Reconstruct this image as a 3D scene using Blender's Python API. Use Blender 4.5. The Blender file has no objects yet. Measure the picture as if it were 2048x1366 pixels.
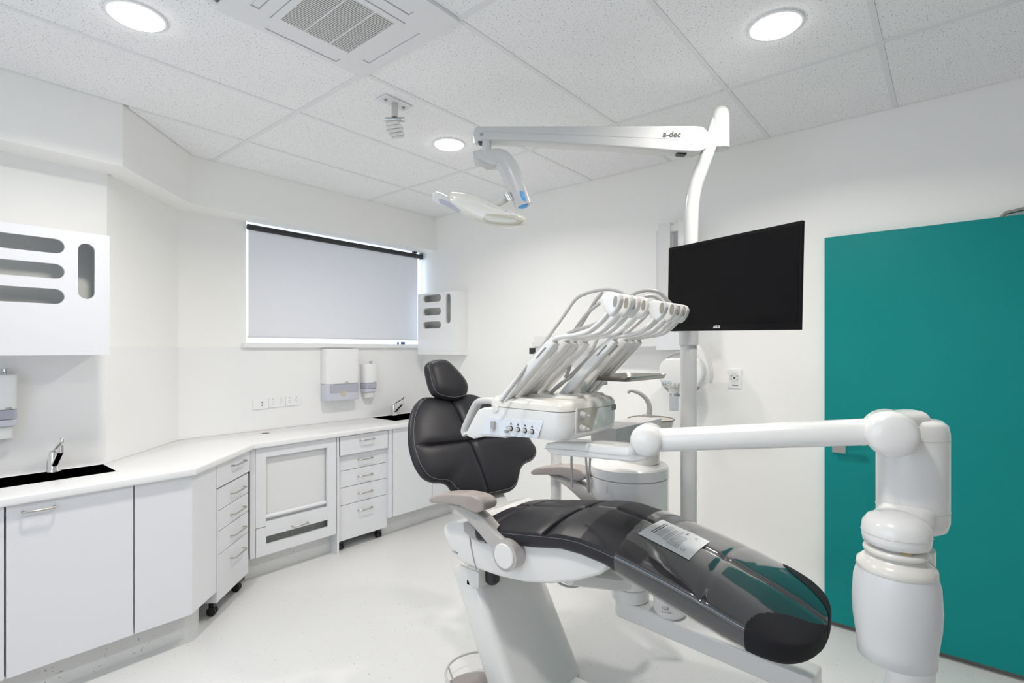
import bpy, bmesh, math, random
from mathutils import Vector, Matrix
random.seed(7)
S = bpy.context.scene
COL = S.collection
V = Vector

# ------------------------------------------------------------------ camera, world, exposure
F, CX, CY, YAW, CAMZ = 1048.6, 1024.0, 698.5, 0.697565, 1.5
cam_d = bpy.data.cameras.new('camera'); cam = bpy.data.objects.new('camera', cam_d); COL.objects.link(cam)
cam_d.sensor_fit = 'HORIZONTAL'; cam_d.sensor_width = 36.0
cam_d.lens = F / 2048.0 * 36.0
cam_d.shift_y = (CY - 683.0) / 2048.0
cam_d.clip_start = 0.02
cam.location = (0, 0, CAMZ)
cam.rotation_euler = (math.pi / 2, 0, YAW - math.pi / 2)
S.camera = cam

W = bpy.data.worlds.new('world'); S.world = W; W.use_nodes = True
bgn = W.node_tree.nodes['Background']
bgn.inputs['Color'].default_value = (0.70, 0.82, 1.0, 1)
bgn.inputs['Strength'].default_value = 2.6
S.view_settings.view_transform = 'Standard'; S.view_settings.look = 'None'
S.view_settings.gamma = 1.0; S.view_settings.use_curve_mapping = False
S.view_settings.exposure = 0.36
LAMP = 15.0           # radiance of the downlight diffusers
LSPREAD = 150.0
LAMPW = 11.0         # power of each downlight beam
S.cycles.max_bounces = 14; S.cycles.diffuse_bounces = 8; S.cycles.glossy_bounces = 4
S.cycles.transparent_max_bounces = 12
S.cycles.sample_clamp_indirect = 6.0
S.cycles.use_denoising = True

# ------------------------------------------------------------------ measuring rays
ca, sa = math.cos(YAW), math.sin(YAW)
DV, RV = V((ca, sa, 0)), V((sa, -ca, 0))
O = V((0, 0, CAMZ))
def ray(u, v): return DV + RV * ((u - CX) / F) + V((0, 0, 1)) * ((CY - v) / F)
def ax(u, v, x): r = ray(u, v); return O + r * (x / r.x)
def ay(u, v, y): r = ray(u, v); return O + r * (y / r.y)
def az(u, v, z): r = ray(u, v); return O + r * ((z - CAMZ) / r.z)
def ad(u, v, d): return O + ray(u, v) * d
def apl(u, v, p, n): r = ray(u, v); return O + r * ((p - O).dot(n) / r.dot(n))

# ------------------------------------------------------------------ materials
def mat(name, col, rough=0.5, metal=0.0, coat=0.0, spec=0.5, trans=0.0, build=None):
    m = bpy.data.materials.new(name); m.use_nodes = True
    nt = m.node_tree; b = nt.nodes['Principled BSDF']
    b.inputs['Base Color'].default_value = (*col, 1); b.inputs['Roughness'].default_value = rough
    b.inputs['Metallic'].default_value = metal; b.inputs['Coat Weight'].default_value = coat
    b.inputs['Coat Roughness'].default_value = 0.08
    b.inputs['Specular IOR Level'].default_value = spec
    b.inputs['Transmission Weight'].default_value = trans
    if build: build(nt, b)
    return m
def N(nt, t, **k):
    n = nt.nodes.new(t)
    for a, v in k.items(): setattr(n, a, v)
    return n
def objco(nt): return N(nt, 'ShaderNodeTexCoord').outputs['Object']
def bump(nt, b, scale, strength, dist=0.002, detail=2.0):
    t = N(nt, 'ShaderNodeTexNoise'); t.inputs['Scale'].default_value = scale; t.inputs['Detail'].default_value = detail
    nt.links.new(objco(nt), t.inputs['Vector'])
    bp = N(nt, 'ShaderNodeBump'); bp.inputs['Strength'].default_value = strength; bp.inputs['Distance'].default_value = dist
    nt.links.new(t.outputs['Fac'], bp.inputs['Height']); nt.links.new(bp.outputs['Normal'], b.inputs['Normal'])
def speckle(base, dark, scale, lo, hi, mottle=0.03):
    def f(nt, b):
        co = objco(nt)
        t = N(nt, 'ShaderNodeTexNoise'); t.inputs['Scale'].default_value = scale; t.inputs['Detail'].default_value = 1.0
        nt.links.new(co, t.inputs['Vector'])
        r = N(nt, 'ShaderNodeValToRGB'); r.color_ramp.elements[0].position = lo; r.color_ramp.elements[1].position = hi
        r.color_ramp.elements[0].color = (0, 0, 0, 1); r.color_ramp.elements[1].color = (1, 1, 1, 1)
        nt.links.new(t.outputs['Fac'], r.inputs['Fac'])
        t2 = N(nt, 'ShaderNodeTexNoise'); t2.inputs['Scale'].default_value = 3.0; nt.links.new(co, t2.inputs['Vector'])
        m0 = N(nt, 'ShaderNodeMix', data_type='RGBA'); m0.inputs['A'].default_value = (*[c * (1 - mottle) for c in base], 1)
        m0.inputs['B'].default_value = (*[min(1, c * (1 + mottle)) for c in base], 1)
        nt.links.new(t2.outputs['Fac'], m0.inputs['Factor'])
        m1 = N(nt, 'ShaderNodeMix', data_type='RGBA'); m1.inputs['B'].default_value = (*dark, 1)
        nt.links.new(r.outputs['Color'], m1.inputs['Factor']); nt.links.new(m0.outputs['Result'], m1.inputs['A'])
        nt.links.new(m1.outputs['Result'], b.inputs['Base Color'])
    return f
def clearmat(name, tint, ior, rough, extra=0.0):
    m = bpy.data.materials.new(name); m.use_nodes = True; nt = m.node_tree
    for n in list(nt.nodes): nt.nodes.remove(n)
    o = N(nt, 'ShaderNodeOutputMaterial'); t = N(nt, 'ShaderNodeBsdfTransparent'); g = N(nt, 'ShaderNodeBsdfGlossy')
    t.inputs['Color'].default_value = (*tint, 1); g.inputs['Roughness'].default_value = rough
    lw = N(nt, 'ShaderNodeLayerWeight'); lw.inputs['Blend'].default_value = 0.5
    fr = N(nt, 'ShaderNodeMath', operation='POWER'); nt.links.new(lw.outputs['Facing'], fr.inputs[0]); fr.inputs[1].default_value = ior
    ad_ = N(nt, 'ShaderNodeMath', operation='ADD', use_clamp=True); ad_.inputs[1].default_value = extra
    nt.links.new(fr.outputs[0], ad_.inputs[0])
    mx = N(nt, 'ShaderNodeMixShader'); nt.links.new(ad_.outputs[0], mx.inputs[0])
    nt.links.new(t.outputs[0], mx.inputs[1]); nt.links.new(g.outputs[0], mx.inputs[2]); nt.links.new(mx.outputs[0], o.inputs['Surface'])
    return m, nt, g
M = {}
M['wall'] = mat('wall_paint', (0.90, 0.893, 0.870), 0.55, build=lambda nt, b: bump(nt, b, 180, 0.08, 0.001))
M['bulk'] = M['wall']
M['ceil'] = mat('ceiling_tile', (0.88, 0.88, 0.88), 0.9, build=speckle((0.88, 0.88, 0.885), (0.36, 0.36, 0.36), 150, 0.645, 0.70))
M['bar'] = mat('ceiling_bar', (0.78, 0.78, 0.79), 0.5)
M['void'] = mat('ceiling_void', (0.32, 0.32, 0.32), 0.9)
M['floor'] = mat('floor_vinyl', (0.76, 0.76, 0.75), 0.33, build=speckle((0.685, 0.685, 0.68), (0.40, 0.39, 0.37), 75, 0.715, 0.75, 0.02))
M['kick'] = mat('kick_vinyl', (0.74, 0.74, 0.73), 0.4, build=speckle((0.74, 0.74, 0.73), (0.42, 0.42, 0.41), 75, 0.70, 0.74, 0.02))
M['lam'] = mat('white_laminate', (0.73, 0.735, 0.765), 0.32)
M['wht'] = mat('bright_white_plastic', (0.86, 0.86, 0.86), 0.28)
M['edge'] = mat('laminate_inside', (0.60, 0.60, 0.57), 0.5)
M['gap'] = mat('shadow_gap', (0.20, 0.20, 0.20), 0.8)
M['top'] = mat('counter_laminate', (0.82, 0.82, 0.82), 0.22)
M['splash'] = mat('splashback', (0.87, 0.865, 0.86), 0.18)
M['steel'] = mat('brushed_steel', (0.42, 0.40, 0.37), 0.32, 1.0)
M['sink'] = mat('sink_steel', (0.12, 0.10, 0.085), 0.35, 0.25)
M['chrome'] = mat('chrome', (0.80, 0.80, 0.80), 0.08, 1.0)
M['handle'] = mat('handle_nickel', (0.50, 0.48, 0.45), 0.30, 1.0)
M['teal'] = mat('door_teal', (0.001, 0.250, 0.243), 0.42, spec=0.22)
M['plas'] = mat('white_plastic', (0.75, 0.745, 0.735), 0.2, coat=0.3)
M['plas2'] = mat('lamp_white_dimmed', (0.62, 0.62, 0.615), 0.25, coat=0.2)  # white plastic darkened in colour to offset the close downlight
M['plasw'] = mat('cream_plastic', (0.71, 0.69, 0.645), 0.22, coat=0.3)
M['plasb'] = mat('cool_plastic', (0.70, 0.74, 0.80), 0.25)
M['grey'] = mat('grey_plastic', (0.38, 0.37, 0.36), 0.35)
M['lgrey'] = mat('light_grey_plastic', (0.55, 0.545, 0.54), 0.35)
M['taupe'] = mat('taupe_pad', (0.37, 0.325, 0.305), 0.42)
M['arm'] = mat('arm_enamel', (0.46, 0.44, 0.425), 0.25, coat=0.4)
M['dark'] = mat('dark_plastic', (0.02, 0.02, 0.022), 0.35)
M['black'] = mat('screen_black', (0.005, 0.005, 0.006), 0.25, spec=0.12)
M['bezel'] = mat('bezel_black', (0.005, 0.005, 0.006), 0.3, spec=0.15)
M['ink'] = mat('dark_ink', (0.03, 0.03, 0.03), 0.6)
M['inkg'] = mat('grey_ink', (0.22, 0.22, 0.23), 0.6)
M['silver'] = mat('silver_ink', (0.75, 0.75, 0.75), 0.4)
M['blue'] = mat('blue_badge', (0.10, 0.42, 0.85), 0.3)
M['lilac'] = mat('translucent_grey', (0.42, 0.42, 0.50), 0.15, coat=0.5)
M['lilac2'] = mat('translucent_grey_light', (0.60, 0.61, 0.69), 0.15, coat=0.5)
M['clearp'] = mat('milky_plastic', (0.76, 0.76, 0.75), 0.3)
M['leather'] = mat('charcoal_leather', (0.021, 0.020, 0.025), 0.40, spec=0.32)
M['leatherb'] = mat('navy_leather', (0.018, 0.022, 0.075), 0.38, spec=0.45, build=lambda nt, b: bump(nt, b, 900, 0.12, 0.0006))
M['suede'] = mat('black_toe_pad', (0.013, 0.013, 0.016), 0.7, spec=0.2)
M['thread'] = mat('grey_thread', (0.16, 0.16, 0.17), 0.8)
M['paper'] = mat('white_paper', (0.78, 0.79, 0.81), 0.6)
M['hose'] = mat('grey_hose', (0.40, 0.39, 0.385), 0.4)
M['rubber'] = mat('black_rubber', (0.012, 0.012, 0.012), 0.5)
M['brass'] = mat('brass_thread', (0.45, 0.33, 0.18), 0.35, 1.0)
M['pedal'] = mat('pedal_taupe', (0.30, 0.27, 0.26), 0.4)
M['bottle'] = mat('bottle_poly', (0.64, 0.645, 0.66), 0.28)
M['blindf'] = None
def blind_build(nt, b):
    tr = N(nt, 'ShaderNodeBsdfTranslucent'); tr.inputs['Color'].default_value = (0.82, 0.82, 0.84, 1)
    mx = N(nt, 'ShaderNodeMixShader'); mx.inputs[0].default_value = 0.18
    o = [n for n in nt.nodes if n.type == 'OUTPUT_MATERIAL'][0]
    nt.links.new(b.outputs[0], mx.inputs[1]); nt.links.new(tr.outputs[0], mx.inputs[2]); nt.links.new(mx.outputs[0], o.inputs['Surface'])
M['blindf'] = mat('blind_fabric', (0.86, 0.86, 0.88), 0.7, build=blind_build)
M['film'], _nt, _g = clearmat('clear_film', (0.93, 0.93, 0.95), 2.8, 0.06, 0.10)
_t = N(_nt, 'ShaderNodeTexNoise'); _t.inputs['Scale'].default_value = 9; _t.inputs['Detail'].default_value = 3
_nt.links.new(objco(_nt), _t.inputs['Vector'])
_b = N(_nt, 'ShaderNodeBump'); _b.inputs['Strength'].default_value = 0.10; _b.inputs['Distance'].default_value = 0.004
_nt.links.new(_t.outputs['Fac'], _b.inputs['Height']); _nt.links.new(_b.outputs['Normal'], _g.inputs['Normal'])
M['glass'] = clearmat('window_glass', (0.96, 0.98, 0.98), 5.0, 0.01, 0.05)[0]
M['tube'] = clearmat('clear_tube', (0.82, 0.84, 0.87), 4.0, 0.05, 0.12)[0]
def emis(name, col, s):
    m = bpy.data.materials.new(name); m.use_nodes = True; nt = m.node_tree
    for n in list(nt.nodes): nt.nodes.remove(n)
    o = N(nt, 'ShaderNodeOutputMaterial'); e = N(nt, 'ShaderNodeEmission')
    e.inputs['Color'].default_value = (*col, 1); e.inputs['Strength'].default_value = s
    nt.links.new(e.outputs[0], o.inputs['Surface']); return m
M['lamp'] = emis('downlight_glow', (1.0, 0.975, 0.94), LAMP)

# ------------------------------------------------------------------ object helpers
def tag(o, label=None, cat=None, group=None, kind=None):
    if label: o['label'] = label
    if cat: o['category'] = cat
    if group: o['group'] = group
    if kind: o['kind'] = kind
    return o
def adopt(o, parent):
    o.parent = parent
    bpy.context.view_layer.update()
    o.matrix_parent_inverse = parent.matrix_world.inverted()
def wl(o):  # world matrix without depsgraph
    m = Matrix.Translation(o.location)
    return m
def obj(name, bm, m, parent=None, angle=35, kind=None, label=None):
    me = bpy.data.meshes.new(name)
    bmesh.ops.recalc_face_normals(bm, faces=bm.faces[:])
    bm.to_mesh(me); bm.free()
    for p in me.polygons: p.use_smooth = True
    me.set_sharp_from_angle(angle=math.radians(angle))
    me.materials.append(m)
    o = bpy.data.objects.new(name, me); COL.objects.link(o)
    if parent is not None:
        o.parent = parent
        o.matrix_parent_inverse = PINV.get(parent.name, Matrix.Identity(4))
        PINV[o.name] = Matrix.Identity(4)
    if kind: o['kind'] = kind
    if label: o['label'] = label
    return o
PINV = {}
def thing(name, label, cat, loc, group=None):
    o = bpy.data.objects.new(name, None); COL.objects.link(o)
    o.empty_display_size = 0.05
    o.location = loc; PINV[o.name] = Matrix.Translation(V(loc)).inverted()
    return tag(o, label, cat, group)
def solo(name, bm, m, label, cat, group=None, angle=35): return tag(obj(name, bm, m, angle=angle), label, cat, group)
def struct(name, bm, m, parent=None, angle=35): return obj(name, bm, m, parent, angle, kind='structure' if parent is None else None)
def copy_tree(o, parent, move):
    c = o.copy(); COL.objects.link(c)
    if parent is None: c.location = o.location + move
    else: c.parent = parent
    for ch in list(o.children): copy_tree(ch, c, move)
    return c

# ------------------------------------------------------------------ mesh helpers
def B(): return bmesh.new()
def bev(bm, verts, r, seg=2, ang=20):
    if r <= 0: return
    vs = set(verts)
    es = [e for e in bm.edges if e.verts[0] in vs and e.verts[1] in vs and len(e.link_faces) == 2 and e.calc_face_angle(0) > math.radians(ang)]
    bmesh.ops.bevel(bm, geom=es, offset=r, offset_type='OFFSET', segments=seg, profile=0.5, affect='EDGES', clamp_overlap=True)
def box(bm, a, b, r=0.0, seg=2, mtx=None):
    lo = V([min(a[i], b[i]) for i in range(3)]); hi = V([max(a[i], b[i]) for i in range(3)])
    vs = [bm.verts.new((x, y, z)) for x in (lo.x, hi.x) for y in (lo.y, hi.y) for z in (lo.z, hi.z)]
    for f in ((0, 1, 3, 2), (4, 6, 7, 5), (0, 4, 5, 1), (2, 3, 7, 6), (0, 2, 6, 4), (1, 5, 7, 3)): bm.faces.new([vs[i] for i in f])
    if mtx is not None:
        for v in vs: v.co = mtx @ v.co
    bev(bm, vs, r, seg); return bm
def obox(bm, c, ex, ey, ez, sx, sy, sz, r=0.0, seg=2):
    m = Matrix((ex, ey, ez)).transposed().to_4x4(); m.translation = c
    return box(bm, (-sx / 2, -sy / 2, -sz / 2), (sx / 2, sy / 2, sz / 2), r, seg, m)
def prism(bm, pts, vec, r=0.0, seg=2, ang=20):
    pts = [V(p) for p in pts]; vec = V(vec)
    a = [bm.verts.new(p) for p in pts]; b = [bm.verts.new(p + vec) for p in pts]
    n = len(pts)
    bm.faces.new(a); bm.faces.new(b[::-1])
    for i in range(n): bm.faces.new((a[i], b[i], b[(i + 1) % n], a[(i + 1) % n]))
    if r > 0:
        bmesh.ops.recalc_face_normals(bm, faces=list({f for v in a + b for f in v.link_faces}))
        bev(bm, a + b, r, seg, ang)
    return bm
def smooth_path(pts, n=8, closed=False):
    pts = [V(p) for p in pts]; out = []; L = len(pts)
    rng = range(L if closed else L - 1)
    for i in rng:
        if closed: p0, p1, p2, p3 = pts[(i - 1) % L], pts[i], pts[(i + 1) % L], pts[(i + 2) % L]
        else: p0, p1, p2, p3 = pts[max(i - 1, 0)], pts[i], pts[i + 1], pts[min(i + 2, L - 1)]
        for k in range(n):
            t = k / n
            out.append(0.5 * ((2 * p1) + (p2 - p0) * t + (2 * p0 - 5 * p1 + 4 * p2 - p3) * t * t + (3 * p1 - p0 - 3 * p2 + p3) * t ** 3))
    if not closed: out.append(pts[-1].copy())
    return out
def sweep(bm, pts, prof, closed=False, up=None, scale=None):
    """sweep a 2D profile (list of (a,b)) along pts; 'a' runs along the side axis, 'b' along the up axis"""
    pts = [V(p) for p in pts]; n = len(pts); rings = []
    nrm = None
    for i in range(n):
        if closed: t = (pts[(i + 1) % n] - pts[(i - 1) % n]).normalized()
        else: t = (pts[min(i + 1, n - 1)] - pts[max(i - 1, 0)]).normalized()
        if up is not None:
            s = t.cross(up)
            s = s.normalized() if s.length > 1e-5 else V((1, 0, 0)); u = s.cross(t).normalized()
        else:
            if nrm is None:
                h = V((0, 0, 1)) if abs(t.z) < 0.9 else V((1, 0, 0))
                nrm = (h - t * h.dot(t)).normalized()
            else:
                nrm = nrm - t * nrm.dot(t); nrm.normalize()
            u = nrm; s = t.cross(u)
        k = 1.0 if scale is None else scale[i]
        rings.append([bm.verts.new(pts[i] + s * (a * k) + u * (b * k)) for a, b in prof])
    m = len(prof)
    for i in range(n if closed else n - 1):
        A, C = rings[i], rings[(i + 1) % n]
        for j in range(m): bm.faces.new((A[j], A[(j + 1) % m], C[(j + 1) % m], C[j]))
    if not closed:
        bm.faces.new(rings[0][::-1]); bm.faces.new(rings[-1])
    return bm
def circ(r, n=12): return [(r * math.cos(2 * math.pi * i / n), r * math.sin(2 * math.pi * i / n)) for i in range(n)]
def oval(a, b, n=16, p=2.0):
    o = []
    for i in range(n):
        t = 2 * math.pi * i / n; c, s = math.cos(t), math.sin(t)
        o.append((a * math.copysign(abs(c) ** (2 / p), c), b * math.copysign(abs(s) ** (2 / p), s)))
    return o
def tube(bm, pts, r, n=12, closed=False, sm=0):
    if sm: pts = smooth_path(pts, sm, closed)
    return sweep(bm, pts, circ(r, n), closed)
def cyl(bm, a, b, r, n=24, r2=None, bevel=0.0):
    a, b = V(a), V(b); t = (b - a).normalized()
    h = V((0, 0, 1)) if abs(t.z) < 0.9 else V((1, 0, 0)); u = (h - t * h.dot(t)).normalized(); s = t.cross(u)
    r2 = r if r2 is None else r2
    A = [bm.verts.new(a + (s * math.cos(2 * math.pi * i / n) + u * math.sin(2 * math.pi * i / n)) * r) for i in range(n)]
    C = [bm.verts.new(b + (s * math.cos(2 * math.pi * i / n) + u * math.sin(2 * math.pi * i / n)) * r2) for i in range(n)]
    bm.faces.new(A[::-1]); bm.faces.new(C)
    for i in range(n): bm.faces.new((A[i], A[(i + 1) % n], C[(i + 1) % n], C[i]))
    if bevel: bev(bm, A + C, bevel, 3, 40)
    return bm
def lathe(bm, c, prof, n=32, axis=V((0, 0, 1)), sx=1.0, sy=1.0):
    """prof: list of (radius, height) along axis from c"""
    c = V(c); t = V(axis).normalized(); h = V((1, 0, 0)) if abs(t.x) < 0.9 else V((0, 1, 0))
    u = (h - t * h.dot(t)).normalized(); s = t.cross(u); rings = []
    for r, z in prof:
        if r < 1e-6: rings.append([bm.verts.new(c + t * z)])
        else: rings.append([bm.verts.new(c + t * z + (u * sx * math.cos(2 * math.pi * i / n) + s * sy * math.sin(2 * math.pi * i / n)) * r) for i in range(n)])
    for A, C in zip(rings, rings[1:]):
        for i in range(n):
            j = (i + 1) % n
            if len(A) == 1 and len(C) == 1: continue
            if len(A) == 1: bm.faces.new((A[0], C[i], C[j]))
            elif len(C) == 1: bm.faces.new((A[i], A[j], C[0]))
            else: bm.faces.new((A[i], A[j], C[j], C[i]))
    if len(rings[0]) > 1: bm.faces.new(rings[0][::-1])
    if len(rings[-1]) > 1: bm.faces.new(rings[-1])
    return bm
def text(body, size, o, ex, ey, m, parent, name='lettering', shear=0.0, lift=0.0012, align='CENTER', bold=0.0):
    cu = bpy.data.curves.new(name, 'FONT'); cu.body = body; cu.size = size; cu.align_x = align; cu.align_y = 'CENTER'
    cu.extrude = 0.0003; cu.shear = shear; cu.offset = bold
    cu.materials.append(m)
    tmp = bpy.data.objects.new('tmp', cu); COL.objects.link(tmp)
    me = bpy.data.meshes.new_from_object(tmp.evaluated_get(bpy.context.evaluated_depsgraph_get())); bpy.data.objects.remove(tmp)
    me.name = name; me.materials.clear(); me.materials.append(m)
    ob = bpy.data.objects.new(name, me); COL.objects.link(ob)
    ex, ey = V(ex).normalized(), V(ey); ey = (ey - ex * ey.dot(ex)).normalized(); ez = ex.cross(ey)
    mt = Matrix((ex, ey, ez)).transposed().to_4x4(); mt.translation = V(o) + ez * lift
    ob.parent = parent; ob.matrix_parent_inverse = PINV.get(parent.name, Matrix.Identity(4)); ob.matrix_basis = mt
    return ob
def holed_panel(bm, outer, holes, o, ex, ey, ez, t):
    """flat panel with holes (2D loops), thickness t along ez"""
    def loop(pts, z):
        return [bm.verts.new(o + ex * p[0] + ey * p[1] + ez * z) for p in pts]
    for z in (0, t):
        es = []
        loops = []
        for L in [outer] + holes:
            vs = loop(L, z); loops.append(vs)
            for i in range(len(vs)): es.append(bm.edges.new((vs[i], vs[(i + 1) % len(vs)])))
        bmesh.ops.triangle_fill(bm, use_beauty=True, use_dissolve=False, edges=es, normal=ez)
        if z == 0: base = loops
        else:
            for A, C in zip(base, loops):
                n = len(A)
                for i in range(n): bm.faces.new((A[i], A[(i + 1) % n], C[(i + 1) % n], C[i]))
    return bm
def stadium(x0, x1, y0, y1, n=8):
    """slot with round ends"""
    w, h = x1 - x0, y1 - y0; r = min(w, h) / 2; out = []
    if w >= h:
        for k in range(n + 1): a = -math.pi / 2 + math.pi * k / n; out.append((x1 - r + r * math.cos(a), y0 + r + r * math.sin(a)))
        for k in range(n + 1): a = math.pi / 2 + math.pi * k / n; out.append((x0 + r + r * math.cos(a), y0 + r + r * math.sin(a)))
    else:
        for k in range(n + 1): a = math.pi * k / n; out.append((x0 + r + r * math.cos(a), y1 - r + r * math.sin(a)))
        for k in range(n + 1): a = math.pi + math.pi * k / n; out.append((x0 + r + r * math.cos(a), y0 + r + r * math.sin(a)))
    return out
X_, Y_, Z_ = V((1, 0, 0)), V((0, 1, 0)), V((0, 0, 1))

# ------------------------------------------------------------------ ROOM
CEIL = 2.737; XE = 3.326; YN = 3.92; YB = 3.722; YL = 3.41; YLB = 3.213; ZB = 2.425
XW, YS = -1.05, -1.45
XA, XB2 = 0.746, 1.241            # lower diagonal wall: (XA,YL) -> (XB2,YN)
UA, UB = 0.767, 1.256             # upper diagonal: (UA,YLB) -> (UB,YB)

bm = B(); box(bm, (XW - .2, YS - .2, -.1), (XE + .2, YN + .35, 0)); FLOOR = struct('floor', bm, M['floor'])
bm = B()  # weld lines of the vinyl
a1, a2 = az(508, 1158, 0.0004), az(775, 1243, 0.0004)
obox(bm, (a1 + a2) / 2, (a2 - a1).normalized(), Z_.cross((a2 - a1).normalized()), Z_, (a2 - a1).length + 1.6, 0.004, 0.0008)
obj('weld_line', bm, M['kick'], FLOOR)
# ceiling void slab + bars + tiles
bm = B(); box(bm, (XW - .2, YS - .2, CEIL + .03), (XE + .2, YN + .4, CEIL + .13)); CEILING = struct('ceiling', bm, M['void'])
GX, GY = 1.379, 4.4216
def clip(poly, px, py, nx, ny):
    out = []
    for i in range(len(poly)):
        p, q = poly[i], poly[(i + 1) % len(poly)]
        dp = (p[0] - px) * nx + (p[1] - py) * ny; dq = (q[0] - px) * nx + (q[1] - py) * ny
        if dp <= 0: out.append(p)
        if dp * dq < 0: t = dp / (dp - dq); out.append((p[0] + (q[0] - p[0]) * t, p[1] + (q[1] - p[1]) * t))
    return out
def clip_room(poly, g=0.0):
    poly = clip(poly, XE - g, 0, 1, 0)
    if poly: poly = clip(poly, 0, YB - g, 0, 1)
    if poly: poly = clip(poly, XW + g, 0, -1, 0)
    if poly: poly = clip(poly, 0, YS + g, 0, -1)
    if not poly: return []
    cx_ = sum(p[0] for p in poly) / len(poly); cy_ = sum(p[1] for p in poly) / len(poly)
    if cy_ > YLB - 0.02:
        dx, dy = UB - UA, YB - YLB; poly = clip(poly, UA + g, YLB - g, -dy, dx)
    elif cx_ < UA + 0.3: poly = clip(poly, 0, YLB - g, 0, 1)
    return poly
for i in range(-3, 3):
    for j in range(0, 11):
        x0, x1 = GX + 1.2 * i + .0125, GX + 1.2 * (i + 1) - .0125
        y1, y0 = GY - .6 * j - .0115, GY - .6 * (j + 1) + .0115
        if i == -1 and j == 4: x1 = GX - .6 - .03      # half tile beside the air conditioner
        poly = clip_room([(x0, y0), (x1, y0), (x1, y1), (x0, y1)], .003)
        if len(poly) < 3: continue
        bm = B(); prism(bm, [(p[0], p[1], CEIL + .003) for p in poly], (0, 0, .015)); obj('ceiling_tile', bm, M['ceil'], CEILING)
for i in range(-2, 3):
    x = GX + 1.2 * i
    if x < XW or x > XE: continue
    ytop = YLB if x < UA else min(YB, YLB + (x - UA) / (UB - UA) * (YB - YLB))
    bm = B(); box(bm, (x - .012, YS, CEIL), (x + .012, ytop, CEIL + .02)); obj('ceiling_bar', bm, M['bar'], CEILING)
for j in range(1, 11):
    y = GY - .6 * j
    if y < YS or y > YB: continue
    x0 = XW if y < YLB + .0 else UA + (y - YLB) / (YB - YLB) * (UB - UA)
    if y > YLB: x0 += .02
    bm = B(); box(bm, (x0, y - .011, CEIL + .0006), (XE, y + .011, CEIL + .02)); obj('ceiling_bar', bm, M['bar'], CEILING)
# walls
bm = B(); box(bm, (XE, YS - .2, 0), (XE + .2, YN - .002, CEIL + .03)); struct('wall_east', bm, M['wall'])
bm = B(); box(bm, (XW, YS - .2, 0), (XE, YS, CEIL + .03)); struct('wall_south', bm, mat('back_wall_grey', (.50, .50, .50), .6))  # unseen wall, its grey chosen to cut the light bounced back
# west wall with an unseen window added beside the viewer for cool daylight
bm = B()
SW = (0.2, 2.3, 0.85, 2.15)
box(bm, (XW - .2, YS - .2, 0), (XW, SW[0], CEIL + .03)); box(bm, (XW - .2, SW[1], 0), (XW, YN + .3, CEIL + .03))
box(bm, (XW - .2, SW[0], 0), (XW, SW[1], SW[2])); box(bm, (XW - .2, SW[0], SW[3]), (XW, SW[1], CEIL + .03))
struct('wall_west', bm, M['wall'])
# lower north / diagonal / left wall
WX0, WX1, WZ0, WZ1 = 1.675, 3.40, 1.535, 2.50
bm = B()
prism(bm, [(XW, YL, 0), (XA, YL, 0), (XA, YL + .6, 0), (XW, YL + .6, 0)], (0, 0, ZB + .05))
prism(bm, [(XA, YL, 0), (XB2, YN, 0), (XB2, YN + .35, 0), (XA, YN + .35, 0)], (0, 0, ZB + .05))
struct('wall_left', bm, M['wall'])
bm = B()
box(bm, (XB2, YN, 0), (WX0, YN + .3, WZ1 + .2)); box(bm, (WX0, YN, 0), (XE + .3, YN + .3, WZ0))
box(bm, (WX1, YN, WZ0), (XE + .3, YN + .3, WZ1)); box(bm, (WX0, YN, WZ1), (XE + .3, YN + .3, WZ1 + .2))
struct('wall_north', bm, M['wall'])
# bulkhead along left, diagonal and window walls
bm = B()
prism(bm, [(XW, YLB, ZB), (UA, YLB, ZB), (UA, YL, ZB), (XW, YL, ZB)], (0, 0, CEIL - ZB + .03))
prism(bm, [(UA, YLB, ZB), (UB, YB, ZB), (UB, YN, ZB), (XB2, YN, ZB), (UA, YL + .03, ZB)], (0, 0, CEIL - ZB + .03))
prism(bm, [(UB, YB, ZB), (XE, YB, ZB), (XE, YN, ZB), (UB, YN, ZB)], (0, 0, CEIL - ZB + .03))
struct('trim_1', bm, M['bulk'])
# splashback sheets (glossy) behind the counters
ZS = 1.515
sp = tag(obj('splashback', (lambda b: (prism(b, [(XW, YL - .004, .9), (XA - .002, YL - .004, .9), (XB2 - .002, YN - .004, .9), (XE, YN - .004, .9), (XE, YN, .9), (XB2, YN, .9), (XA, YL, .9), (XW, YL, .9)], (0, 0, ZS - .9)), b)[1])(B()), M['splash']), kind='structure'); sp.name = 'trim_2'
# window sill
bm = B(); box(bm, (1.645, 3.885, 1.513), (XE, YN + .10, 1.545), .006); struct('trim_3', bm, M['wht'])

# window frame, glass
bm = B()
yg = 4.03
box(bm, (WX0, yg - .02, WZ0), (WX1, yg + .02, WZ0 + .014)); box(bm, (WX0, yg - .02, WZ1 - .04), (WX1, yg + .02, WZ1))
box(bm, (WX0, yg - .02, WZ0), (WX0 + .02, yg + .02, WZ1)); box(bm, (WX1 - .008, yg - .02, WZ0), (WX1, yg + .02, WZ1))
WIN = struct('window_1', bm, M['lam'])
bm = B(); box(bm, (WX0 + .02, yg - .003, WZ0 + .014), (WX1 - .008, yg + .003, WZ1 - .04)); obj('pane', bm, M['glass'], WIN)
M['latch'] = mat('blue_latch', (0.05, 0.07, 0.20), 0.4)
for u0, u1 in ((794, 796.5), (801.5, 808.5)):
    p, q = ay(u0, 684, yg - .021), ay(u1, 691, yg - .021)
    bm = B(); box(bm, (p.x, yg - .033, q.z), (q.x, yg - .021, p.z), .001); obj('latch', bm, M['latch'], WIN)
bm = B()
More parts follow.
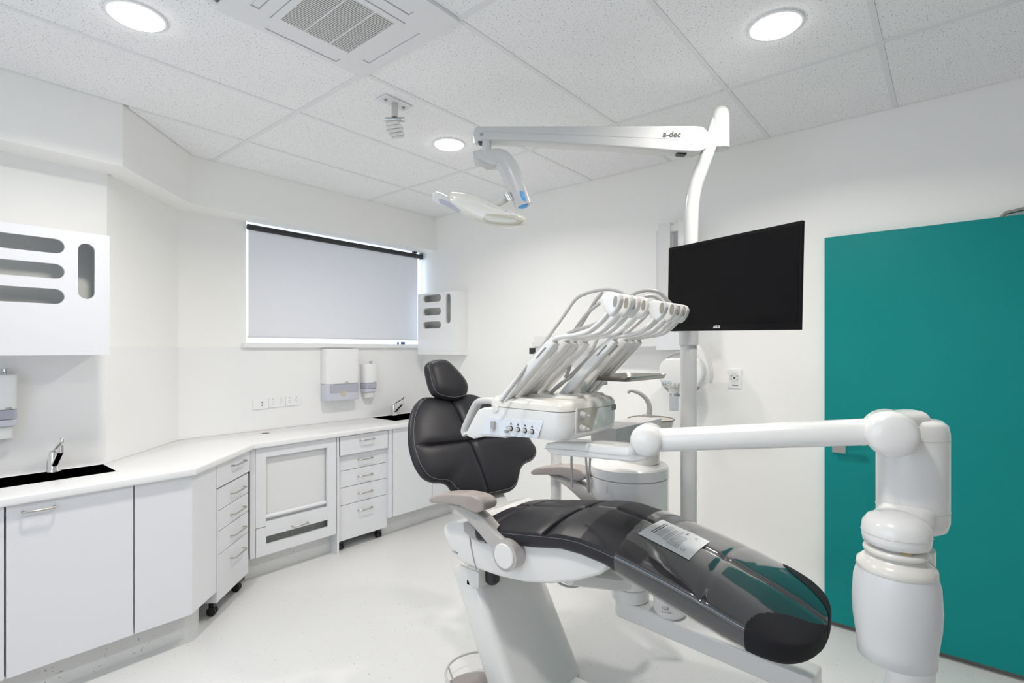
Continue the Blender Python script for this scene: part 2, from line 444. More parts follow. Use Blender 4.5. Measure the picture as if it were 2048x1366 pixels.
ringslab_ = lambda z0, z1, y0, y1: box(bm, (XW - .14, y0, z0), (XW - .08, y1, z1))
ringslab_(SW[2], SW[2] + .05, SW[0], SW[1]); ringslab_(SW[3] - .05, SW[3], SW[0], SW[1]); ringslab_(SW[2] + .05, SW[3] - .05, SW[0], SW[0] + .05); ringslab_(SW[2] + .05, SW[3] - .05, SW[1] - .05, SW[1])
W2 = struct('window_2', bm, M['lam'])
bm = B(); box(bm, (XW - .113, SW[0] + .05, SW[2] + .05), (XW - .107, SW[1] - .05, SW[3] - .05)); obj('pane', bm, M['glass'], W2)

# roller blind
RB = thing('roller_blind', 'white roller blind with black tube pulled down over the window', 'blind', (2.45, 3.90, 2.39))
p0 = V((WX0 + .003, 3.905, 2.388)); p1 = V((3.302, 3.905, 2.388))
bm = B(); cyl(bm, p0, p1, .021, 20); obj('roller_tube', bm, M['dark'], RB, label='black roller tube')
bm = B(); box(bm, (WX0 + .010, 3.9085, 1.595), (3.258, 3.9095, 2.375)); obj('fabric', bm, M['blindf'], RB)
bm = B(); box(bm, (WX0 + .008, 3.902, 1.583), (3.260, 3.916, 1.597), .004); obj('bottom_bar', bm, M['lam'], RB)
bm = B(); box(bm, (3.302, 3.885, 2.362), (3.308, 3.935, 2.425)); obj('bracket', bm, M['dark'], RB)
bm = B(); box(bm, (3.20, 3.89, 2.410), (3.235, 3.92, 2.424)); obj('clip', bm, M['dark'], RB)

# teal door with lever and closer
XD = 3.285
bm = B(); p = ax(1649, 476, XD); yL = p.y
box(bm, (XD, yL - .92, .03), (XD + .038, yL, 2.107), .001); DOOR = struct('door_1', bm, M['teal'])
q = ax(1666, 890, XD); q2 = ax(1690, 905, XD)
bm = B(); zc = 1.105
box(bm, (XD - .008, q2.y - .004, .945), (XD, q2.y + .058, 1.045), .002)
cyl(bm, (XD - .006, q2.y + .027, 1.012), (XD - .05, q2.y + .027, 1.012), .009, 12)
box(bm, (XD - .060, q2.y - .095, 1.003), (XD - .046, q2.y + .035, 1.021), .005); obj('handle', bm, M['steel'], DOOR)
c1, c2 = ax(2000, 433, XD - .02), ax(2060, 416, XD + .02)
bm = B(); tube(bm, [V((XD + .02, c1.y, 2.10)), V((XD + .015, c1.y - .02, 2.125)), V((XD + .03, c2.y - .1, 2.155))], .009, 8)
obj('closer_arm', bm, M['steel'], DOOR)
bm = B(); box(bm, (XE - .012, YS, 0), (XE, yL + .1, .03)); struct('trim_4', bm, mat('floor_strip_shade', (.20, .19, .18), .5))  # dark strip under the door: floor strip with the door's shadow painted in

# ------------------------------------------------------------------ ceiling fittings
def downlight(x, y, label):
    t = thing('downlight', label, 'ceiling light', (x, y, CEIL), 'round ceiling downlights')
    bm = B(); lathe(bm, (x, y, CEIL + .003), [(.098, 0), (.098, -.004), (.090, -.007), (.086, -.006), (.086, .0)], 40); obj('rim', bm, M['bar'], t)
    bm = B(); lathe(bm, (x, y, CEIL), [(.0855, -.001), (.0845, -.006), (.076, -.011), (.05, -.0135), (0, -.0145)], 40); obj('diffuser', bm, M['lamp'], t)
    ld_ = bpy.data.lights.new('downlight_beam', 'AREA'); ld_.shape = 'DISK'; ld_.size = .165; ld_.energy = LAMPW; ld_.color = (1.0, .955, .89); ld_.spread = math.radians(LSPREAD)
    lo = bpy.data.objects.new('downlight_beam', ld_); COL.objects.link(lo); lo.location = (0, 0, -.017); lo.parent = t
    return t
downlight(.597, 2.322, 'round glowing downlight left of the ceiling air conditioner')
downlight(2.185, .516, 'round glowing downlight high above the teal door side')
downlight(2.183, 2.326, 'round glowing downlight just left of the dental lamp arm')
downlight(.597, .516, 'round glowing downlight overhead, out of view beside the viewer')

# air conditioner cassette
AX0, AX1, AY0, AY1 = GX - .62, GX + .004, 1.412, 2.036
AC = thing('air_conditioner', 'white square ceiling cassette air conditioner with grey slatted grille', 'air conditioner', (1.08, 1.72, CEIL))
bm = B()
gx0, gx1, gy0, gy1 = .905, 1.253, 1.572, 1.934   # intake panel edge
gx0 = AX0 + (AX1 - gx1) + .02
zc = CEIL - .012
def ringslab(bm, o, i, z0, z1):
    (ox0, ox1, oy0, oy1), (ix0, ix1, iy0, iy1) = o, i
    box(bm, (ox0, oy0, z0), (ix0, oy1, z1)); box(bm, (ix1, oy0, z0), (ox1, oy1, z1))
    box(bm, (ix0, oy0, z0), (ix1, iy0, z1)); box(bm, (ix0, iy1, z0), (ix1, oy1, z1))
# panel with four slot openings
def hole(x0, x1, y0, y1): return [(x0, y0), (x1, y0), (x1, y1), (x0, y1)]
sl = [(gx0 + .02, gx1 - .02, gy1 + .045, gy1 + .078), (gx0 + .02, gx1 - .02, gy0 - .078, gy0 - .045),
      (gx1 + .045, gx1 + .078, gy0 + .01, gy1 - .02), (gx0 - .078, gx0 - .045, gy0 + .01, gy1 - .02)]
holed_panel(bm, hole(AX0, AX1, AY0, AY1), [hole(*s) for s in sl] + [hole(gx0, gx1, gy0, gy1)], V((0, 0, zc)), X_, Y_, Z_, .012)
obj('panel', bm, M['bar'], AC)
for s in sl:
    bm = B(); m_ = Matrix.Translation(V(((s[0] + s[1]) / 2, (s[2] + s[3]) / 2, zc + .005)))
    box(bm, (-(s[1] - s[0]) / 2 + .003, -(s[3] - s[2]) / 2 + .003, -.002), ((s[1] - s[0]) / 2 - .003, (s[3] - s[2]) / 2 - .003, .002), 0, 1, m_)
    obj('air_flap', bm, M['bar'], AC)
bm = B(); fr = .028
ringslab(bm, (gx0 + .003, gx1 - .003, gy0 + .003, gy1 - .003), (gx0 + fr, gx1 - fr, gy0 + fr, gy1 - fr), zc - .003, zc + .01)
GR = obj('grille_frame', bm, M['bar'], AC)
M['slat'] = mat('grille_slat', (.62, .61, .60), .5); M['grillev'] = mat('grille_void', (.20, .19, .18), .8)
bm = B(); box(bm, (gx0 + fr, gy0 + fr, zc + .009), (gx1 - fr, gy1 - fr, zc + .012)); obj('filter', bm, M['grillev'], AC)
ns = 30; sl0 = None
for k in range(ns):
    yy = gy0 + fr + (gy1 - gy0 - 2 * fr) * (k + .5) / ns
    if sl0 is None:
        bm = B(); box(bm, (gx0 + fr, yy - .0032, zc - .002), (gx1 - fr, yy + .0032, zc + .004)); sl0 = obj('slat', bm, M['slat'], GR); y00 = yy
    else:
        c = sl0.copy(); COL.objects.link(c); c.location.y += yy - y00
for fx in (.33, .70):
    x = gx0 + fr + (gx1 - gx0 - 2 * fr) * fx
    bm = B(); box(bm, (x - .002, gy0 + fr, zc - .004), (x + .002, gy1 - fr, zc + .002)); obj('grille_rib', bm, M['bar'], GR)

# swivel bracket hanging from the ceiling
MB_ = thing('ceiling_bracket', 'small chrome swivel bracket with a slotted plate hanging from ceiling', 'bracket', (1.638, 2.138, CEIL))
M['satin'] = mat('satin_alloy', (.62, .62, .62), .28, 1.0)
bm = B(); box(bm, (1.555, 2.10, CEIL - .004), (1.72, 2.18, CEIL), .002); obj('plate', bm, M['bar'], MB_)
for dx in (-.055, .055):
    bm = B(); cyl(bm, (1.638 + dx, 2.14, CEIL - .004), (1.638 + dx, 2.14, CEIL - .012), .007, 10); obj('screw', bm, M['steel'], MB_)
bm = B(); cyl(bm, (1.638, 2.14, CEIL - .004), (1.638, 2.14, CEIL - .075), .016, 16); obj('stem', bm, M['satin'], MB_)
bm = B(); cyl(bm, (1.638 - RV.x * .05, 2.14 - RV.y * .05, CEIL - .085), (1.638 + RV.x * .05, 2.14 + RV.y * .05, CEIL - .085), .012, 14); obj('knuckle', bm, M['satin'], MB_)
bm = B(); cyl(bm, (1.638, 2.14, CEIL - .095), (1.638, 2.14, CEIL - .07), .009, 10); obj('bolt', bm, M['dark'], MB_)
tilt = (DV * -.5 + Z_ * -.86).normalized(); exb = (RV * .9 + Z_ * .25).normalized(); exb = (exb - tilt * exb.dot(tilt)).normalized(); eyb = tilt.cross(exb)
for k in range(5):
    bm = B(); c = V((1.638, 2.14, CEIL - .135)) + eyb * ((k - 2) * .022)
    obox(bm, c, exb, eyb, tilt, .085 - abs(k - 2) * .012, .012, .008, .002); obj('plate_bar', bm, M['satin'], MB_)
for sx_ in (-.03, .03):
    bm = B(); obox(bm, V((1.638, 2.14, CEIL - .128)) + exb * sx_, exb, eyb, tilt, .008, .10, .006, .001); obj('plate_bar', bm, M['satin'], MB_)

# ------------------------------------------------------------------ wall cabinets with glove slots
CL = thing('wall_cabinet', 'wide white wall cabinet with glove slots above the left sink', 'cabinet', (-.1, 3.26, 1.473))
yc = 3.11; cx1 = ay(214, 600, yc).x; cz0, cz1 = 1.473, 2.046; cx0 = -.35
rect = lambda x0, x1, y0, y1: [(x0, y0), (x1, y0), (x1, y1), (x0, y1)]
bm = B()
e2 = ay(217, 600, yc + .02).x
box(bm, (e2 - .016, yc + .001, cz0), (e2, YL, cz1)); box(bm, (cx0, yc + .02, cz0), (cx0 + .016, YL, cz1))
box(bm, (cx0, yc + .02, cz1 - .016), (e2 - .016, YL, cz1)); box(bm, (cx0, yc + .02, cz0), (e2 - .016, YL, cz0 + .016))
obj('carcass', bm, M['lam'], CL)
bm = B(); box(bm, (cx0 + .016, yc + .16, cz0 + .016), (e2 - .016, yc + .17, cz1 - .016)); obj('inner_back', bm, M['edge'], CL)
def zz(v): return ay(130, v, yc).z
hs = []
for va, vb, in ((478, 507), (528, 557.5), (578, 608)):
    hs.append(stadium(-.18, ay(129.5, 490, yc).x, ay(115, vb, yc).z, ay(115, va, yc).z))
hs.append(stadium(ay(156, 540, yc).x, ay(190, 540, yc).x, ay(173, 598, yc).z, ay(173, 487, yc).z))
bm = B(); holed_panel(bm, rect(cx0, cx1 - .002, cz0, cz1), hs, V((0, yc, 0)), X_, Z_, Y_, .018); obj('door', bm, M['lam'], CL, 20)

CR = thing('wall_cabinet', 'small white wall cabinet with glove slots right of the window', 'cabinet', (3.25, 3.56, 1.45))
xf = 3.185; rz0, rz1 = 1.452, 2.012; ry0, ry1 = 3.305, 3.815
bm = B()
box(bm, (xf + .018, ry0, rz0), (XE, ry0 + .016, rz1)); box(bm, (xf + .018, ry1 - .016, rz0), (XE, ry1, rz1))
box(bm, (xf + .018, ry0 + .016, rz0), (XE, ry1 - .016, rz0 + .016)); box(bm, (xf + .018, ry0 + .016, rz1 - .016), (XE, ry1 - .016, rz1))
obj('carcass', bm, M['wht'], CR)
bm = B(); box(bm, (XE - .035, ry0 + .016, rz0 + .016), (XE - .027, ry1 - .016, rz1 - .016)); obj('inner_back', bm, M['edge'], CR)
hs = []
yl_, yr_ = ax(846, 600, xf).y, ax(882, 600, xf).y
for va, vb in ((589.5, 604), (616, 630.5), (643, 657)):
    hs.append(stadium(yr_, yl_, ax(864, vb, xf).z, ax(864, va, xf).z))
hs.append(stadium(ax(901, 600, xf).y, ax(891.5, 600, xf).y, ax(896, 647, xf).z, ax(896, 587, xf).z))
bm = B(); holed_panel(bm, rect(ry0, ry1, rz0, rz1), hs, V((xf + .018, 0, 0)), Y_, Z_, -X_, .018); obj('door', bm, M['wht'], CR, 20)

# ------------------------------------------------------------------ benches
class Fr:
    def __init__(s, o, ex, n): s.o, s.ex, s.n = V(o), V(ex).normalized(), V(n).normalized()
    def hit(s, u, v): return apl(u, v, s.o, s.n)
    def s(s, u): return (s.hit(u, 900) - s.o).dot(s.ex)
    def z(s, u, v): return s.hit(u, v).z
    def p(s, a, out, z): q = s.o + s.ex * a + s.n * out; return V((q.x, q.y, z))
    def box(s, bm, a0, a1, o0, o1, z0, z1, r=0.0, seg=2):
        return obox(bm, s.p((a0 + a1) / 2, (o0 + o1) / 2, (z0 + z1) / 2), s.ex, s.n, Z_ if s.ex.cross(s.n).z > 0 else -Z_, abs(a1 - a0), abs(o1 - o0), abs(z1 - z0), r, seg)
YLF, YMF = 2.95, 3.43
PA, PB = V((.995, YLF, 0)), V((1.500, YMF, 0))
ED = (PB - PA).normalized(); ND = V((ED.y, -ED.x, 0))
FL = Fr((0, YLF, 0), X_, -Y_); FD = Fr(PA, ED, ND); FM = Fr((0, YMF, 0), X_, -Y_)
LD = (PB - PA).length
def handle(root, fr, a0, a1, z, out=.028, r=.0048):
    bm = B()
    pts = [fr.p(a0, 0, z), fr.p(a0, out * .75, z), fr.p(a0 + .012, out, z), fr.p(a1 - .012, out, z), fr.p(a1, out * .75, z), fr.p(a1, 0, z)]
    tube(bm, pts, r, 10); return bm
TOPZ = .862
zb = .157; zt = .858

# countertop with two undermount sink cut-outs
off = .025
def offpt(pt, n1, n2):  # corner of two offset lines
    n1, n2 = V(n1), V(n2); b = (n1 + n2).normalized(); return V(pt) + b * (off / b.dot(n1))
pa_, pb_ = offpt(PA, -Y_, ND), offpt(PB, ND, -Y_)
s1 = az(193, 918, .9); s2 = az(238, 942.5, .9)
SLx1 = (s1.x + s2.x) / 2; SLy1 = s1.y; SLy0 = s2.y; SLx0 = -.30
t1_, t2_ = az(736.5, 835, .9), az(791.4, 842, .9)
SRx0 = (t1_.x + t2_.x) / 2; SRy1 = t1_.y; SRy0 = t2_.y; SRx1 = min(SRx0 + .48, 3.26)
outer = [(XW + .002, YLF - off), (pa_.x, pa_.y), (pb_.x, pb_.y), (XE - .002, YMF - off), (XE - .002, YN - .006), (XB2, YN - .006), (XA - .004, YL - .006), (XW + .002, YL - .006)]
bm = B()
holed_panel(bm, outer, [rect(SLx0, SLx1, SLy0, SLy1), rect(SRx0, SRx1, SRy0, SRy1)], V((0, 0, TOPZ)), X_, Y_, Z_, .9 - TOPZ)
bmesh.ops.recalc_face_normals(bm, faces=bm.faces[:]); bev(bm, bm.verts[:], .009, 3, 50)
CT = solo('countertop', bm, M['top'], 'long white countertop bending along the walls beneath both wall cabinets', 'countertop', angle=30)
def sink(label, x0, x1, y0, y1):
    t = thing('sink', label, 'sink', ((x0 + x1) / 2, (y0 + y1) / 2, .72)); g = .0015; d = .17
    bm = B()
    ringslab(bm, (x0 + g, x1 - g, y0 + g, y1 - g), (x0 + .026, x1 - .026, y0 + .012, y1 - .012), .862, .893); obj('rim', bm, M['steel'], t)
    bm = B(); a, b, c, e = x0 + .012, x1 - .012, y0 + .012, y1 - .012
    ringslab(bm, (a - .002, b + .002, c - .002, e + .002), (a, b, c, e), .9 - d, .8615); box(bm, (a, c, .9 - d - .002), (b, e, .9 - d)); obj('basin', bm, M['sink'], t)
    bm = B(); lathe(bm, ((a + b) / 2, (c + e) / 2, .9 - d), [(.04, 0), (.04, .003), (.03, .004), (.028, .001), (0, .001)], 24); obj('drain', bm, M['chrome'], t)
sink('dark steel sink in the bench below the wide wall cabinet', SLx0, SLx1, SLy0, SLy1)
sink('dark steel sink in the bench behind the dental chair backrest', SRx0, SRx1, SRy0, SRy1)
def tap(label, base):
    t = thing('tap', label, 'tap', base); x, y, z = base
    bm = B(); lathe(bm, base, [(.026, 0), (.026, .006), (.022, .012), (.021, .085), (.019, .098), (.012, .104), (0, .105)], 24); obj('body', bm, M['chrome'], t)
    bm = B(); pts = [V((x, y - .012, z + .035)), V((x + .005, y - .06, z + .075)), V((x + .010, y - .125, z + .128))]
    sweep(bm, pts, oval(.013, .010, 12, 2.5), up=Z_); cyl(bm, (x + .010, y - .122, z + .142), (x + .010, y - .122, z + .108), .013, 16, bevel=.002); obj('spout', bm, M['chrome'], t)
    bm = B(); pts = [V((x, y, z + .100)), V((x + .004, y - .03, z + .118)), V((x + .012, y - .115, z + .158)), V((x + .013, y - .122, z + .178))]
    sweep(bm, pts, oval(.008, .005, 10), up=Z_); obj('lever', bm, M['chrome'], t)
bl = az(88, 929, .9); br = az(776, 829, .9)
tap('chrome mixer tap behind the sink under the wide wall cabinet', (bl.x, min(bl.y, YL - .04), .9))
tap('chrome mixer tap under the soap dispenser by the window', (br.x, min(br.y, YN - .04), .9))
g_ = az(531, 867, .9)
GRM = thing('cable_grommet', 'round dark cable hole ring set in the countertop by power points', 'grommet', (g_.x, g_.y, .9))
bm = B(); lathe(bm, (g_.x, g_.y, .9), [(.034, .0), (.034, .002), (.029, .003), (.028, .0005)], 28); obj('ring', bm, M['top'], GRM)
bm = B(); lathe(bm, (g_.x, g_.y, .9), [(.028, 0), (.028, .0018), (0, .0018)], 28); obj('opening', bm, mat('grommet_red_brown', (.10, .05, .04), .6), GRM)

# --- left run
sL0, sL1, sL2 = FL.s(10), FL.s(268), FL.s(384)
def door_cab(label, fr, a0, a1, hz, ha, depth=.40, z0=zb, z1=zt, ctop=.70):
    m = (a0 + a1) / 2
    t = thing('base_cabinet', label, 'cabinet', fr.p(m, -.2, 0))
    bm = B(); fr.box(bm, a0 + .001, a1 - .001, -depth, -.021, z0, ctop); obj('carcass', bm, M['gap'], t)
    bm = B(); fr.box(bm, a0 + .003, a1 - .003, -.019, 0, z0, z1, .0015, 1); d = obj('door', bm, M['lam'], t)
    if ha: obj('handle', handle(t, fr, ha[0], ha[1], hz), M['handle'], d)
    return t
door_cab('white base cabinet at the left end with only its door edge showing', FL, sL0 - .60, sL0, .80, (sL0 - .35, sL0 - .22), .36)
door_cab('white base cabinet with one large door under the left sink', FL, sL0, sL1, FL.z(77, 1018), (FL.s(45), FL.s(109)), .36)
sd0, sd1 = FD.s(433.3), FD.s(500)
t = thing('corner_panel', 'white bent corner panel between left cabinet door and drawers', 'panel', FL.p(sL2, -.1, zb))
bm = B(); FL.box(bm, sL1 + .003, sL2, -.019, 0, zb, zt, .0015, 1); obj('front_panel', bm, M['lam'], t)
bm = B(); FD.box(bm, .0, sd0 - .003, -.019, 0, zb, zt, .0015, 1); obj('angled_panel', bm, M['lam'], t)
# --- angled run: fixed drawer and mobile drawers
zf0, zf1 = .735, zt - .004
def fixed_drawer(label, fr, a0, a1, ha, z0, z1, depth=.36):
    t = thing('fixed_drawer', label, 'drawer', fr.p((a0 + a1) / 2, -.15, z0))
    bm = B(); fr.box(bm, a0 + .008, a1 - .008, -depth, -.021, z0 + .012, TOPZ); obj('box', bm, M['gap'], t)
    bm = B(); fr.box(bm, a0 + .002, a1 - .002, -.019, 0, z0, z1, .0015, 1); d = obj('front', bm, M['lam'], t)
    obj('handle', handle(t, fr, *ha[:2], ha[2]), M['handle'], d)
def mobile(label, fr, a0, a1, cuts, hz, ha, out, z0, depth=.40):
    t = thing('mobile_drawers', label, 'drawer unit', fr.p((a0 + a1) / 2, -.15, 0))
    bm = B(); ztop = cuts[0]
    fr.box(bm, a0, a0 + .016, out - depth, out, z0, ztop, .001, 1); fr.box(bm, a1 - .016, a1, out - depth, out - .019, z0, ztop, .001, 1)
    fr.box(bm, a0 + .016, a1 - .016, out - depth, out - .021, z0, ztop - .02); obj('carcass', bm, M['lam'], t)
    for k in range(len(cuts) - 1):
        bm = B(); fr.box(bm, a0 + .017, a1 - .001, out - .019, out, cuts[k + 1] + .002, cuts[k] - .002, .0015, 1)
        d = obj('drawer', bm, M['lam'], t)
        f2 = Fr(fr.o + fr.n * out, fr.ex, fr.n); obj('handle', handle(t, f2, ha[0], ha[1], hz[k]), M['handle'], d)
    for a in (a0 + .05, a1 - .05):
        for o in (out - .05, out - depth + .06):
            bm = B(); c = fr.p(a, o, .026)
            for s in (-1, 1): cyl(bm, c + fr.ex * (s * .004), c + fr.ex * (s * .018), .025, 18, bevel=.004)
            obj('castor', bm, M['rubber'], t, label='black twin castor')
            bm = B(); fr.box(bm, a - .012, a + .012, o - .014, o + .014, .045, z0 - .0005, .003); obj('castor_fork', bm, M['dark'], t)
hA = (FD.s(463), FD.s(486.5))
fixed_drawer('white fixed drawer under the angled counter corner', FD, sd0, min(sd1, LD), hA + (FD.z(474, 926),), FD.z(434, 977), zt - .004, .30)
md1 = FD.s(496.5)
cu = [FD.z(434, 978) - .004] + [FD.z(434, v) for v in (1023.6, 1065.4, 1112.6, 1206)]
mobile('white mobile drawer unit on castors under the angled counter corner', FD, sd0 + .003, md1, cu, [FD.z(473, v) for v in (980, 1021, 1062, 1106)], (FD.s(461), FD.s(485.5)), .0, cu[-1], .32)
# --- middle run
m0, m1, m2 = FM.s(511.5), FM.s(673), FM.s(679)
for a0, a1, dp, zl, lab in ((FM.s(500), m0 - .002, -.02, zb, 'narrow white filler strip left of the roller-door cabinet'), (FM.s(674.3), FM.s(678), -.42, 0.0, 'white upright panel between roller-door cabinet and mobile drawers'), (FM.s(777), FM.s(784), -.42, zb, 'white upright panel right of the mobile drawers')):
    bm = B(); FM.box(bm, a0, a1, dp, 0, zl, TOPZ - .002, .001, 1); solo('filler_panel', bm, M['lam'], lab, 'panel')
RC = thing('roller_cabinet', 'white base cabinet with recessed roller door and slotted bottom drawer', 'cabinet', FM.p((m0 + m1) / 2, -.2, 0))
o0, o1 = FM.s(532), FM.s(654.5); zo1 = .795; zo0 = FM.z(532, 1048) + .012
sz = (FM.z(532, 1089) , FM.z(532, 1073))
zsplit = FM.z(513, 1058)
F0 = V((0, YMF, 0))
bm = B(); holed_panel(bm, rect(m0, m1, zsplit + .002, zt), [rect(o0, o1, zo0, zo1)], F0, X_, Z_, Y_, .019); obj('frame', bm, M['lam'], RC, 20)
bm = B(); holed_panel(bm, [(m0 + .002, zb), (m1 - .002, zb), (m1 - .002, zo0 - .006), (o0, zo0 - .006), (o0, zsplit - .002), (m0 + .002, zsplit - .002)], [rect(FM.s(532), FM.s(656.3), *sz)], F0 - Y_ * .001, X_, Z_, Y_, .019)
d = obj('slotted_drawer', bm, M['lam'], RC, 20); obj('handle', handle(RC, FM, FM.s(584), FM.s(614), FM.z(600, 1048)), M['handle'], d)
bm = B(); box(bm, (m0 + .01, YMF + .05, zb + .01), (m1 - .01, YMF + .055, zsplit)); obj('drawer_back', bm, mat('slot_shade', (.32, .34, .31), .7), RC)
bm = B(); box(bm, (o0 - .01, YMF + .030, zo0 - .005), (o1 + .01, YMF + .034, zo1 + .01)); obj('roller_door', bm, mat('roller_door_white', (.72, .72, .73), .4), RC)
bm = B(); cyl(bm, (o0 + .003, YMF + .018, zo0 + .030), (o1 - .003, YMF + .018, zo0 + .030), .013, 16); obj('roller_bar', bm, M['lam'], RC)
bm = B(); FM.box(bm, m0, m1, -.44, -.42, zb, TOPZ); FM.box(bm, m0, m0 + .016, -.42, -.021, zb, TOPZ); FM.box(bm, m1 - .016, m1, -.42, -.021, zb, TOPZ); FM.box(bm, m0, m1, -.42, -.021, zb - .001, zb + .008); obj('carcass', bm, M['edge'], RC)
q0, q1 = FM.s(680), FM.s(775.5)
fixed_drawer('white fixed drawer beneath the counter right of the roller-door cabinet', FM, q0, FM.s(776), (FM.s(720), FM.s(746.5), FM.z(733, 878.5)), FM.z(680, 911.8), zt - .002, .40)
o_ = -.03
F3 = Fr((0, YMF - o_, 0), X_, -Y_)
cu = [FM.z(680, 911.8) - .003] + [F3.z(680, v) for v in (943, 977, 1012.5, 1084)]
mobile('white mobile drawer unit on castors right of the roller-door cabinet', FM, F3.s(676), F3.s(774), cu, [F3.z(730, v) for v in (916.5, 949.5, 983, 1016.5)], (F3.s(716.5), F3.s(743)), o_, cu[-1], .40)
e0, e1 = FM.s(785.3), FM.s(864.7)
door_cab('white base cabinet door behind the dental chair armrest', FM, e0, e1, .8, None, .40)
door_cab('white base cabinet in the far corner behind the dental chair', FM, e1, XE - .01, .8, None, .40)
# kick boards
kz = .15; kb = .10
kc = PA - V((0, 0, 0))
bm = B(); box(bm, (XW, YLF + kb, 0), (PA.x - .0, YLF + kb + .02, kz)); struct('baseboard_left', bm, M['kick'])
bm = B(); k1 = FD.s(424)
prism(bm, [V((PA.x, YLF + kb, 0)), FD.p(.09, -.062, 0), FD.p(k1, -.07, 0), FD.p(k1, -.09, 0), V((PA.x, YLF + kb + .02, 0))], (0, 0, kz)); struct('baseboard_corner', bm, M['kick'])
bm = B(); box(bm, (FM.s(503), YMF + kb, 0), (FM.s(674), YMF + kb + .02, kz)); struct('baseboard_north', bm, M['kick'])
bm = B(); box(bm, (FM.s(778), YMF + kb, 0), (XE, YMF + kb + .02, kz - .012)); struct('baseboard_right', bm, M['kick'])

# ------------------------------------------------------------------ dispensers and power points
def soap(label, wallp, x0, x1, z0, z1, zw, depth=.085):
    """wall soap dispenser on a wall of constant y"""
    t = thing('soap_dispenser', label, 'soap dispenser', ((x0 + x1) / 2, wallp, z0)); w = x1 - x0; xc = (x0 + x1) / 2
    def sec(h, za, zb_, k=1.0, kd=1.0):
        pts = []
        for i in range(13):
            a = math.pi * i / 12; c, s = math.cos(a), math.sin(a)
            pts.append(V((xc + w / 2 * k * math.copysign(abs(c) ** .5, c), wallp - .002 - depth * kd * abs(s) ** .5, za)))
        return prism(B(), pts, (0, 0, zb_ - za), .006, 3)
    h = z1 - z0
    obj('body', sec(0, zw[0], z1), M['wht'], t)
    obj('level_window', sec(0, zw[1], zw[0] - .001, .98, .97), M['lilac'], t)
    obj('drip_guard', sec(0, zw[2], zw[1] - .001, .96, .93), M['lilac2'], t)
    obj('nozzle_cup', sec(0, z0, zw[2] - .001, .72, .75), M['clearp'], t)
    bm = B(); lathe(bm, (xc + .01, wallp - depth * .55, z1), [(.007, 0), (.007, .008), (.014, .012), (.014, .024), (.004, .026), (0, .026)], 16); obj('key_knob', bm, M['satin'], t)
    text('soap', .012, (xc + w * .16, wallp - .002 - depth, zw[0] + .008), X_, Z_, M['inkg'], t)
yw = YL - .09
a, b_ = ay(-24, 800, yw).x, ay(38, 800, yw).x
Zy = lambda v, y, u: ay(u, v, y).z
soap('white soap dispenser on the wall above the left sink', YL - .004, a, b_, Zy(880, yw, 10), Zy(749, yw, 10), [Zy(820, yw, 10), Zy(840, yw, 10), Zy(854, yw, 10)])
yw = YN - .09
soap('small white soap dispenser right of the paper towel dispenser', YN - .004, ay(732, 750, yw).x, ay(757.5, 750, yw).x, Zy(796, yw, 745), Zy(728, yw, 745), [Zy(766, yw, 745), Zy(777, yw, 745), Zy(784, yw, 745)])
TD = thing('towel_dispenser', 'white paper towel dispenser with grey translucent base below the window', 'towel dispenser', (2.25, YN - .004, 1.1))
yw = YN - .105; x0, x1 = ay(654.5, 750, yw).x, ay(721, 750, yw).x
z1, zm, z0 = ay(690, 697, yw).z, ay(690, 768, yw).z, ay(690, 800, yw).z
for nm, za, zb_, m_, kd in (('cover', zm, z1, M['wht'], 1.0), ('clear_base', z0, zm - .001, M['lilac2'], .99)):
    pts = [(x0, YN - .006, za), (x0, yw + .03, za), (x0 + .012, yw + .008, za), (x0 + .04, yw, za), (x1 - .04, yw, za), (x1 - .012, yw + .008, za), (x1, yw + .03, za), (x1, YN - .006, za)]
    obj(nm, prism(B(), pts, (0, 0, zb_ - za), .012 if nm == 'cover' else .004, 3, 40), m_, TD)
bm = B(); box(bm, ((x0 + x1) / 2 - .03, yw - .004, z0 + .035), ((x0 + x1) / 2 + .015, yw + .004, z0 + .075), .003); obj('paper_tab', bm, mat('towel_tab', (.55, .50, .40), .7), TD)
bm = B(); box(bm, (x0 + .03, yw - .0015, zm - .070), (x1 - .02, yw + .002, zm - .002), .001); obj('shade_band', bm, M['lilac'], TD)
bm = B(); box(bm, (x1 + .001, YN - .07, (z1 + zm) / 2), (x1 + .008, YN - .055, (z1 + zm) / 2 + .012)); obj('lock', bm, M['inkg'], TD)
text('towel', .014, ((x0 + x1) / 2 + .02, yw, zm + .016), X_, Z_, M['inkg'], TD)
def plate(label, c, ex, n, w, h, name='power_point', group=None):
    t = thing(name, label, 'power point', c, group)
    bm = B(); obox(bm, V(c) + V(n) * .004, V(ex), V(n), Z_ if V(ex).cross(V(n)).z > 0 else -Z_, w, .008, h, .002, 2); obj('cover_plate', bm, M['wht'], t)
    return t
yw = YN - .004
def cc(u, v): return ay(u, v, yw)
